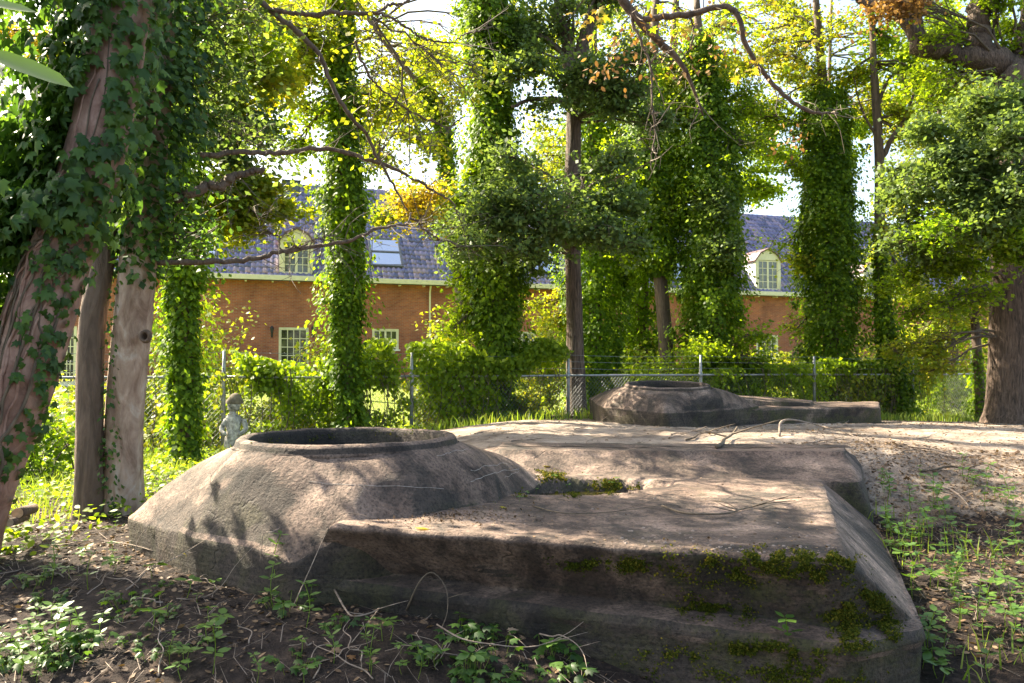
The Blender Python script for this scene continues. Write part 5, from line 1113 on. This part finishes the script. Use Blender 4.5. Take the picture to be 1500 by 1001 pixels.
# sawn logs
for x, y, dd_, rr_, lb in ((26, 752, 5.0, .034, 'larger pale sawn log end at the foot of the leaning trunk'), (14, 766, 4.85, .024, 'smaller pale sawn log end at the foot of the leaning trunk')):
    c_ = at(x, y, dd_); root = empty('cut_log', c_, lb, 'log'); ax = unit(np.array([-.35, .9, -.1])); V, Fc = tube([c_, c_ + ax * .5], rr_, 18, .05, 3); obj('bark', V, Fc, M['bark_brown'], root, True)
    V, Fc = tube([c_ - ax * .004, c_ - ax * .001], rr_ * .92, 18, .05, 3); obj('cut_face', V, Fc, M['logface'], root)

# ------------------------------------------------------------------ ground litter, twigs, plants
def on_bunker(x, y): z, _ = drop(x, y); return z > G(x, y) + .015
def scatter(n, xr, yr, seed, keep=None):
    r_ = np.random.default_rng(seed); X = r_.uniform(*xr, n); Y = r_.uniform(*yr, n)
    if keep is not None: k = keep(X, Y, r_); X, Y = X[k], Y[k]
    return X, Y, r_
# leaf litter on the ground
def lit_keep(X, Y, r_):
    s_, l_ = soilmask(X, Y); d_ = fbm(X * 1.4, Y * 1.4, 33, 3); return (r_.random(len(X)) < np.clip(d_ * 2.4 - .7 + .5 * (X > 2.4), 0.02, 1) * (1 - .75 * s_ * (X < 2.4))) & (l_ < .4)
X1, Y1, r_ = scatter(60000, (-4.5, 6.0), (2.3, 7.5), 301, lit_keep); X2, Y2, _r = scatter(16000, (-6, 11), (6, 18), 302, lit_keep)
X = np.concatenate([X1, X2]); Y = np.concatenate([Y1, Y2]); k = len(X); Z = ground(X, Y) + .006
leafobj('leaf_litter', np.stack([X, Y, Z], -1), np.array([0, 0, 1]) + r_.normal(0, .35, (k, 3)), r_.normal(0, 1, (k, 3)) * np.array([1, 1, .15]), r_.uniform(.012, .042, k) * np.where(Y > 7.4, 1.2, 1), 'litter', None, T_OVAL); o = bpy.data.objects['leaf_litter']; tag(o, 'brown and grey leaf litter strewn over the soil', 'leaf litter', kind='stuff')
X, Y, r_ = scatter(1500, (-4, 5), (2.3, 6.5), 305, lambda X, Y, r_: r_.random(len(X)) < .35 * (abs(X - .2) > 1.9) + .25)
k = len(X); leafobj('dead_leaves', np.stack([X, Y, ground(X, Y) + .012], -1), np.array([0, 0, 1]) + r_.normal(0, .5, (k, 3)), r_.normal(0, 1, (k, 3)) * np.array([1, 1, .3]), r_.uniform(.035, .075, k), 'litter', None, T_MAPLE); tag(bpy.data.objects['dead_leaves'], 'larger dead brown leaves lying about on the soil', 'dead leaves', kind='stuff')
# fine sticks: joined mat of roots and rubbish
def sticks(n, xr, yr, seed, L, r, keep=None, name='root_litter', m_='twig_pale'):
    X, Y, r_ = scatter(n, xr, yr, seed, keep); k = len(X); a = r_.uniform(0, 6.28, k); Ls = r_.uniform(*L, k); P0 = np.stack([X, Y, ground(X, Y) + .008], -1)
    d = np.stack([np.cos(a), np.sin(a)], -1) * Ls[:, None]; m1 = P0[:, :2] + d * .5 + r_.normal(0, .12, (k, 2)) * Ls[:, None]; e = P0[:, :2] + d
    P1 = np.concatenate([m1, ground(m1[:, 0], m1[:, 1])[:, None] + r_.uniform(.005, .03, (k, 1))], 1); P2 = np.concatenate([e, ground(e[:, 0], e[:, 1])[:, None] + r_.uniform(0, .03, (k, 1))], 1)
    R_ = r_.uniform(*r, k)[:, None]; V = []
    for P, q in ((P0, 1), (P1, .8), (P2, .4)):
        for o in ((1, 0, .3), (-.5, .8, -.2), (-.5, -.8, .6)): V.append(P + np.array(o) * R_ * q)
    V = np.stack(V, 1).reshape(-1, 3); f = [(0, 1, 4, 3), (1, 2, 5, 4), (2, 0, 3, 5), (3, 4, 7, 6), (4, 5, 8, 7), (5, 3, 6, 8)]
    Fc = (np.array(f)[None] + (np.arange(k) * 9)[:, None, None]).reshape(-1, 4); o = obj(name, V, Fc, M[m_]); return o
tag(sticks(3600, (-3.8, 1.0), (2.4, 5.6), 311, (.05, .22), (.0012, .003), lambda X, Y, r_: r_.random(len(X)) < fbm(X * 2, Y * 2, 44) * 1.6 - .35), 'mat of thin dead stems on the dark soil left of the bunker', 'dead stems', kind='stuff')
tag(sticks(2600, (2.0, 6), (2.6, 7.5), 312, (.05, .25), (.0012, .003)), 'mat of thin dead stems on the slope right of the bunker', 'dead stems', kind='stuff')
tag(sticks(500, (-.5, 8), (6.6, 12), 313, (.05, .25), (.002, .004)), 'thin dead roots strewn over the pale trodden earth', 'dead roots', kind='stuff')
def where(x, y):
    if x > 1270: return ('touching the side of the near bunker' if (x - 1285) * 2.6 + 735 < y + 30 and x < 1375 and False else 'beside the near bunker flank' if x < 1285 + (y - 700) * .42 + 35 else 'at the right edge' if x > 1440 else 'midway down the right slope') + (', high up near the trodden earth' if y < 790 else ', low down by the bottom edge' if y > 900 else ', at middle height')
    a = 'under the leaning trunk' if x < 140 else 'below the round collar corner' if x < 420 else 'before the bunker ledge' if x < 640 else 'before the mossy plinth'
    return a + (', high near the concrete' if y < 850 else ', near the bottom edge' if y > 940 else ', halfway down')
def sizew(s_): return 'small' if s_ < .85 else 'middling' if s_ < 1.2 else 'large'
# single sticks and roots
def twig(pts, r, label, name='fallen_twig', cat='twig', group=None, m_='twig_pale', wig=.012, branches=2, seed=0):
    r_ = np.random.default_rng(seed + 5000); P = spline(pts, 6); P[1:-1] += r_.normal(0, wig * 1.3, (4, 3)) * np.array([1, 1, .3]); P = spline(P, 20); mb = MB(); mb.tube(P, np.linspace(r, r * .35, 20), 6)
    for b_ in range(branches):
        j = int(r_.integers(5, 16)); L = np.linalg.norm(P[-1] - P[0]) * r_.uniform(.15, .3); a = r_.uniform(0, 6.28); e = P[j] + np.array([math.cos(a) * L, math.sin(a) * L, L * r_.uniform(.0, .4)]); mb.tube(sub([P[j], (P[j] + e) / 2 + r_.normal(0, .01, 3), e], 6), np.linspace(r * .5, r * .2, 6), 4)
    o = mb.build(name, M[m_], None, True); tag(o, label, cat, group); return o
def gpt(x, y, h=.012):
    """a photo point on the ground or bunker"""
    d = ray(x, y); best = None
    for bv in (BV, BV2, GBV):
        q = bv.ray_cast(Vector((0, 0, EYE)), Vector(d).normalized())
        if q[0] and (best is None or q[3] < best[1]): best = (np.array(q[0]), q[3])
    return best[0] + np.array([0, 0, h])
nearsel = (gF[:, 0] >= 0); c0 = np.stack([GX, GY], -1).reshape(-1, 2)[gF[:, 0]]; nearsel = (abs(c0[:, 0] - 2) < 22) & (c0[:, 1] > 1) & (c0[:, 1] < 45)
GBV = BVHTree.FromPolygons(np.stack([GX, GY, GZ], -1).reshape(-1, 3).tolist(), gF[nearsel].tolist())
def ptwig(pp, r, label, **k): return twig([gpt(x, y, h) for x, y, h in pp], r, label, **k)
ptwig([(1050, 658, .02), (1064, 648, .05), (1080, 640, .10)], .020, 'thick forked dead branch lying on pale earth in front of far bunker', name='fallen_branch', cat='branch', m_='twig')
ptwig([(1005, 646, .01), (1028, 640, .04), (1050, 635, .06)], .012, 'straight dead branch left of the forked one on pale earth', name='fallen_branch', cat='branch', m_='twig')
ptwig([(1142, 640, .01), (1145, 634, .14), (1180, 633, .12), (1225, 636, .04), (1250, 640, .01)], .013, 'pale bent root at the foot of the far bunker slab', name='bent_root', cat='root')
ptwig([(1345, 692, .01), (1395, 688, .03), (1440, 695, .01)], .012, 'dark stick across the trodden earth right of the near bunker', m_='twig')
ptwig([(1330, 655, .01), (1365, 663, .03), (1400, 672, .01)], .010, 'reddish stick on the sunlit earth right of the near bunker')
ptwig([(1350, 712, .01), (1385, 722, .04), (1420, 745, .01)], .012, 'arched root at the edge of the weeds on the right')
ptwig([(780, 743, .008), (830, 755, .012), (900, 752, .012), (975, 742, .01)], .004, 'thin curved dry stem on the bunker roof left of the creeping root', m_='twig', wig=.004)
ptwig([(970, 745, .015), (1000, 756, .025), (1060, 757, .02), (1080, 748, .015), (1120, 740, .012), (1165, 736, .01)], .007, 'gnarled root creeping across the middle of the bunker roof', name='creeping_root', cat='root', m_='twig', branches=5)
ptwig([(595, 898, .01), (618, 886, .14), (645, 893, .16), (650, 915, .08), (640, 938, .01)], .0045, 'arched root sticking up before the bunker ledge', name='arched_root', cat='root', m_='twig')
ptwig([(490, 870, .02), (510, 905, .04), (530, 918, .05), (552, 905, .06), (515, 945, .01)], .005, 'crooked dead stem on the dark soil before the bunker')
ptwig([(60, 805, .02), (150, 800, .04), (225, 815, .03)], .005, 'long pale stem lying below the sawn log ends')
ptwig([(185, 870, .02), (230, 845, .06), (300, 805, .05)], .004, 'pale stem slanting across the soil below the bunker corner')
ptwig([(640, 925, .03), (700, 955, .05), (790, 962, .06), (860, 940, .10)], .004, 'yellowish bramble runner before the mossy plinth', branches=3)
ptwig([(790, 945, .05), (830, 965, .1), (860, 1000, .06)], .004, 'reddish arched runner at the bottom edge')
ptwig([(410, 780, .02), (385, 815, .1), (372, 850, .02)], .0035, 'upright dead stalk beside the yellow fallen leaf')
GT = 'dry twigs scattered over the pale trodden earth'; r_ = np.random.default_rng(900)
for k in range(46):
    for _ in range(40):
        x, y = r_.uniform(690, 1500), r_.uniform(618, 700); q = gpt(x, y)
        if q[1] > 6.7 and q[1] < 14 and soilmask(q[:1], q[1:2])[0][0] > .5 and not on_bunker(q[0], q[1]): break
    a = r_.normal(0, .5); L = r_.uniform(.08, .45); pts = [q + np.array([math.cos(a) * t * L, math.sin(a) * t * L, 0]) for t in (0, .5, 1)]
    for i, p_ in enumerate(pts): p_[2] = G(p_[0], p_[1]) + (.006, .02, .006 + r_.uniform(0, .08))[i]
    twig(pts, r_.uniform(.003, .008), 'short dry twig among others on the pale earth behind the near bunker', group=GT, seed=k, branches=int(r_.integers(0, 3)))
GT2 = 'dry twigs scattered over the dark soil on the left'
for k in range(46):
    x, y = r_.uniform(0, 700), r_.uniform(790, 1000); q = gpt(x, y)
    if on_bunker(q[0], q[1]): continue
    a = r_.uniform(0, 6.28); L = r_.uniform(.08, .4); pts = [q + np.array([math.cos(a) * t * L, math.sin(a) * t * L, 0]) for t in (0, .5, 1)]
    for i, p_ in enumerate(pts): p_[2] = drop(p_[0], p_[1])[0] + (.004, .025, .006 + r_.uniform(0, .06))[i]
    twig(pts, r_.uniform(.0015, .004), ('longer' if L > .22 else 'short') + ' dry twig ' + where(x, y), group=GT2, seed=k + 100, branches=int(r_.integers(0, 3)))
# debris on the bunker roof
r_ = np.random.default_rng(41); P = []; N = []
for _ in range(1500):
    if r_.random() < .55: px, py = r_.normal(650, 60), r_.normal(755, 8)
    elif r_.random() < .5: px, py = r_.uniform(800, 1230), r_.normal(808, 9)
    else: px, py = r_.uniform(600, 1230), r_.uniform(700, 815)
    h, n_ = hitpx(px, py)
    if h is not None and n_[2] > .8: P.append(h + n_ * .003); N.append(n_)
P = np.array(P); N = np.array(N); k = len(P)
leafobj('roof_debris', P, N + r_.normal(0, .5, (k, 3)), r_.normal(0, 1, (k, 3)), r_.uniform(.006, .022, k), 'litter', None, T_SIMPLE); tag(bpy.data.objects['roof_debris'], 'crumbled leaf bits and grit lying on the near bunker roof', 'debris', kind='stuff')
r_ = np.random.default_rng(43); mb = MB()
for _ in range(130):
    px, py = (r_.uniform(900, 1240), r_.normal(800, 10)) if r_.random() < .7 else (r_.uniform(600, 1240), r_.uniform(730, 820)); h, n_ = hitpx(px, py)
    if h is None or n_[2] < .8: continue
    a = r_.uniform(.003, .011); th = np.arange(5) * 1.2566 + r_.random(); e = r_.uniform(.6, 1)
    P_ = [(h[0] + math.cos(t) * a, h[1] + math.sin(t) * a * e, h[2]) for t in th] + [(h[0] + math.cos(t) * a * .6, h[1] + math.sin(t) * a * .6 * e, h[2] + a * .45) for t in th]
    mb.add(P_, [(i, (i + 1) % 5, 5 + (i + 1) % 5, 5 + i) for i in range(5)] + [(5, 6, 7, 8, 9)])
mb.build('roof_pebbles', M['pebble'], bk, False, 'stuff')
# single fallen leaves
def fallen(x, y, s_, m_, label, nrm=(0, -.5, .8), tip=(.2, 0, 1), h=.01, tm=T_MAPLE, name='fallen_leaf'):
    q = gpt(x, y, h); V, Fc = leafmesh(q[None], np.array([nrm], float), np.array([tip], float), np.array([s_]), tm); o = obj(name, V, Fc, M[m_]); tag(o, label, 'leaf'); return o
fallen(274, 822, .075, 'gold', 'yellow maple leaf standing upright against the bunker foot', h=.015, nrm=(.1, -1, .3))
fallen(275, 836, .05, 'litter', 'pinkish brown curled leaf just below the upright yellow leaf', tip=(1, -.3, .1))
fallen(507, 968, .055, 'dry', 'orange brown cupped leaf on the dark soil near the bottom edge', nrm=(0, -.2, 1), tip=(.6, .6, 0))
fallen(730, 745, .06, 'gold', 'small orange leaf lying at the puddle rim', nrm=(0, 0, 1), tip=(1, .3, 0))
fallen(607, 776, .075, 'gold', 'narrow ochre leaf lying on the bunker roof edge', nrm=(0, 0, 1), tip=(1, 0, 0), tm=T_OVAL)
fallen(795, 684, .07, 'gold', 'pale yellow leaf on the roof behind the puddle', nrm=(0, 0, 1), tip=(1, .2, 0), tm=T_OVAL)
fallen(30, 932, .08, 'litter', 'large brown leaf near the lower left corner', nrm=(0, -.3, 1), tip=(1, .2, 0))
fallen(297, 890, .05, 'litter', 'brown leaf below a seedling left of the bunker', nrm=(0, -.3, 1), tip=(.4, .8, 0))
# seedlings: three kinds of small plant, each its own mesh, copied
def plant_mesh(kind, seed):
    r_ = np.random.default_rng(seed); mb = MB(); P, N, T, S = [], [], [], []
    if kind == 'elder':       # whorl of broad leaves on a short stem
        h = .07; mb.tube(sub([(0, 0, -.02), (r_.normal(0, .01), r_.normal(0, .01), h * .6), (0, 0, h)], 5), .0016, 4)
        for k in range(7): a = k * .9 + r_.normal(0, .2); o = np.array([math.cos(a), math.sin(a), 0]); P.append(np.array([0, 0, h]) + o * .01); T.append(o + np.array([0, 0, .05])); N.append(np.array([0, 0, 1]) - o * .1 + r_.normal(0, .18, 3)); S.append(r_.uniform(.038, .06))
    elif kind == 'sprig':     # taller, three tiers
        h = .17; st_ = sub([(0, 0, -.02), (.01, .01, h * .5), (r_.normal(0, .02), 0, h)], 8); mb.tube(st_, .0018, 4)
        for j, zf in enumerate((.45, .72, 1.0)):
            for k in range(4): a = k * 1.57 + j * .8 + r_.normal(0, .2); o = np.array([math.cos(a), math.sin(a), 0]); c_ = st_[int(zf * 7)]; P.append(c_ + o * .006); T.append(o + np.array([0, 0, .25])); N.append(np.array([0, 0, 1]) - o * .3 + r_.normal(0, .15, 3)); S.append(r_.uniform(.03, .05))
    else:                     # creeping ivy-like patch
        for k in range(16): a = r_.uniform(0, 6.28); q = r_.uniform(0, .11); c_ = np.array([math.cos(a) * q, math.sin(a) * q, r_.uniform(.015, .05)]); mb.tube([(c_[0] * .7, c_[1] * .7, -.01), c_], .0012, 3); P.append(c_); T.append(np.array([math.cos(a), math.sin(a), .1])); N.append(np.array([0, -.2, 1]) + r_.normal(0, .3, 3)); S.append(r_.uniform(.03, .045))
    V, Fc = leafmesh(np.array(P), np.array(N), np.array(T), np.array(S), T_IVY if kind == 'patch' else T_OVAL)
    return np.concatenate(mb.V), mb.F, V, Fc
PM = {}
for kind, mm in (('elder', 'herb'), ('sprig', 'herb'), ('patch', 'ivy_near')):
    for v in range(3):
        sv, sf, lv, lf = plant_mesh(kind, 60 + v); PM[kind, v] = (mesh('stem', sv, sf, M['grass']), mesh('leaves', lv, lf, M[mm]))
def plant(kind, x, y, z, s_, label, group=None):
    a, b_ = PM[kind, int(random.random() * 3)]
    nm = {'elder': 'seedling', 'sprig': 'weed', 'patch': 'ivy_plant'}[kind]
    root = bpy.data.objects.new(nm, None); COL.objects.link(root); root.location = (float(x), float(y), float(z)); root.rotation_euler = (random.uniform(-.15, .15), random.uniform(-.15, .15), random.uniform(0, 6.28)); root.scale = (s_, s_, s_); root.empty_display_size = .1
    tag(root, label, {'elder': 'seedling', 'sprig': 'weed', 'patch': 'ivy'}[kind], group)
    for n_, me in (('stems' if kind == 'patch' else 'stem', a), ('leaves', b_)):
        o = bpy.data.objects.new(n_, me); COL.objects.link(o); o.parent = root
        if kind == 'patch' or n_ == 'leaves': o['kind'] = 'stuff'
def pplant(kind, x, y, s_, label, group=None): q = gpt(x, y, 0); plant(kind, q[0], q[1], q[2], s_, label, group)
for kind, x, y, s_, lb in (('sprig', 403, 838, 1.15, 'two tiered bright weed against the dark bunker foot'), ('elder', 560, 940, 1.1, 'bright seedling standing alone below the bunker ledge'), ('sprig', 1152, 985, 1.4, 'tall pale weed before the mossy plinth'), ('elder', 673, 915, .7, 'small two leaved seedling at the bunker ledge'),
                           ('elder', 100, 935, 1.1, 'round leaved seedling near the lower left corner'), ('elder', 222, 925, 1.3, 'largest bright seedling on the dark soil'), ('elder', 165, 842, 1.2, 'seedling below the bunker corner left side'), ('elder', 225, 850, 1.2, 'leafy seedling left of the upright yellow leaf'),
                           ('elder', 290, 885, .7, 'tiny seedling with a brown leaf beneath it'), ('elder', 455, 872, .8, 'small seedling where ledge and soil meet')):
    pplant(kind, x, y, s_, lb)
gl = 'seedlings scattered over the dark soil on the left'; gi = 'ivy patches over the soil on the left'; gr = 'weeds on the slope right of the near bunker'
n_l = 0
while n_l < 105:
    x, y = random.uniform(-20, 900), random.uniform(770, 1010)
    q = gpt(x, y, 0)
    if on_bunker(q[0], q[1]) or q[1] > 9: continue
    if x > 420 and y < 930 and random.random() < .6: continue
    if x > 130 and x < 640 and random.random() < .55: continue
    kd = random.choice(['elder', 'elder', 'patch', 'patch', 'sprig'] if x < 260 else ['elder', 'elder', 'patch', 'sprig'])
    if x > 620: kd = random.choice(['patch', 'patch', 'elder'])
    sc_p = random.uniform(.55, 1.25); nm_p = {'elder': 'bright seedling', 'patch': 'dark ivy patch', 'sprig': 'upright weed'}[kd]
    plant(kd, *q, sc_p, sizew(sc_p) + ' ' + nm_p + ' ' + where(x, y), gl if kd == 'elder' else gi if kd == 'patch' else 'small upright weeds on the left soil'); n_l += 1
for k in range(150):
    x, y = random.uniform(1280, 1520), random.uniform(700, 1010)
    if random.random() < .12: x = random.uniform(1285, 1360); y = 735 + (x - 1285) * 2.6 + random.uniform(-20, 40)
    q = gpt(x, y, 0)
    if on_bunker(q[0], q[1]): continue
    kd = random.choice(['sprig', 'sprig', 'elder']); sc_p = random.uniform(.6, 1.4); plant(kd, *q, sc_p, sizew(sc_p) + {'sprig': ' green weed ', 'elder': ' low seedling '}[kd] + where(x, y), gr if kd == 'sprig' else 'seedlings on the slope right of the near bunker')
for (x, y) in ((790, 716), (772, 728), (812, 702), (905, 706), (762, 735), (832, 716), (895, 712), (785, 722)):
    pplant('elder', x, y, .45, 'tiny bright plant growing at the mossy puddle rim', 'tiny plants at the puddle rim')
# ground cover between the left trunks and the fence
X, Y, r_ = scatter(30000, (-8, -.2), (4.6, 13.5), 401, lambda X, Y, r_: (fence_side(X, Y) < .4) & (soilmask(X, Y)[0] < .3) & (fbm(X * 1.2, Y * 1.2, 66) > r_.uniform(.3, .6, len(X))) & ~((abs(X + 1.0) < 1.75) & (abs(Y - 5.1) < 1.35)))
k = len(X); leafobj('ground_cover', np.stack([X, Y, ground(X, Y) + r_.uniform(.01, .16, k)], -1), np.array([0, -.2, 1]) + r_.normal(0, .45, (k, 3)), r_.normal(0, 1, (k, 3)), r_.uniform(.035, .07, k), 'green', None, T_OVAL)
tag(bpy.data.objects['ground_cover'], 'low leafy ground cover under the left trees', 'ground cover', kind='stuff')
# grass: blades
def grass(name, n, xr, yr, seed, keep, h, label, m_='grass', wd=.006):
    X, Y, r_ = scatter(n, xr, yr, seed, keep); k = len(X); Z = ground(X, Y) - .01; hh = r_.uniform(*h, k); a = r_.uniform(0, 6.28, k); s_ = np.stack([np.cos(a), np.sin(a), 0 * a], -1) * wd * (1 + hh * 4)[:, None]
    ln = r_.normal(0, .35, (k, 3)) * hh[:, None]; P = np.stack([X, Y, Z], -1); M1 = P + ln * .35; M1[:, 2] = Z + hh * .6; T = P + ln; T[:, 2] = Z + hh
    V = np.stack([P - s_, P + s_, M1 + s_ * .7, T, M1 - s_ * .7], 1).reshape(-1, 3); Fc = [(0, 1, 2, 4), (4, 2, 3, 3)]
    f4 = np.array([(0, 1, 2, 4)]); A_ = (f4[None] + (np.arange(k) * 5)[:, None, None]).reshape(-1, 4)
    f3 = np.array([(4, 2, 3)]); B_ = (f3[None] + (np.arange(k) * 5)[:, None, None]).reshape(-1, 3)
    tri = np.concatenate([A_[:, [0, 1, 2]], A_[:, [0, 2, 3]], B_]); o = obj(name, V, tri, M[m_]); tag(o, label, 'grass', kind='stuff')
grass('fence_grass', 26000, (-6, 15), (10, 24), 501, lambda X, Y, r_: (fence_side(X, Y) > -1.6 - fbm(X, Y, 9)) & (fence_side(X, Y) < 1.2), (.06, .24), 'rough sunlit grass along the foot of the fence')
grass('lawn_grass', 60000, (-16, 24), (14, 36), 502, lambda X, Y, r_: (fence_side(X, Y) > .8) & (r_.random(len(X)) < np.clip(1.2 - (fence_side(X, Y)) / 12, .2, 1)), (.04, .12), 'bright garden lawn grass beyond the fence', wd=.012)
grass('slope_grass', 3500, (2.0, 7), (2.6, 8), 503, lambda X, Y, r_: (fbm(X * 1.6, Y * 1.6, 61) > .48) & (soilmask(X, Y)[0] < .5), (.05, .2), 'thin grass on the weedy slope right of the near bunker', wd=.003)
grass('left_grass', 5000, (-7, -1.5), (6, 12), 504, lambda X, Y, r_: (fbm(X * 1.3, Y * 1.3, 62) > .42) & (fence_side(X, Y) < 0), (.06, .22), 'shaded grass left of the near bunker ring', wd=.004)
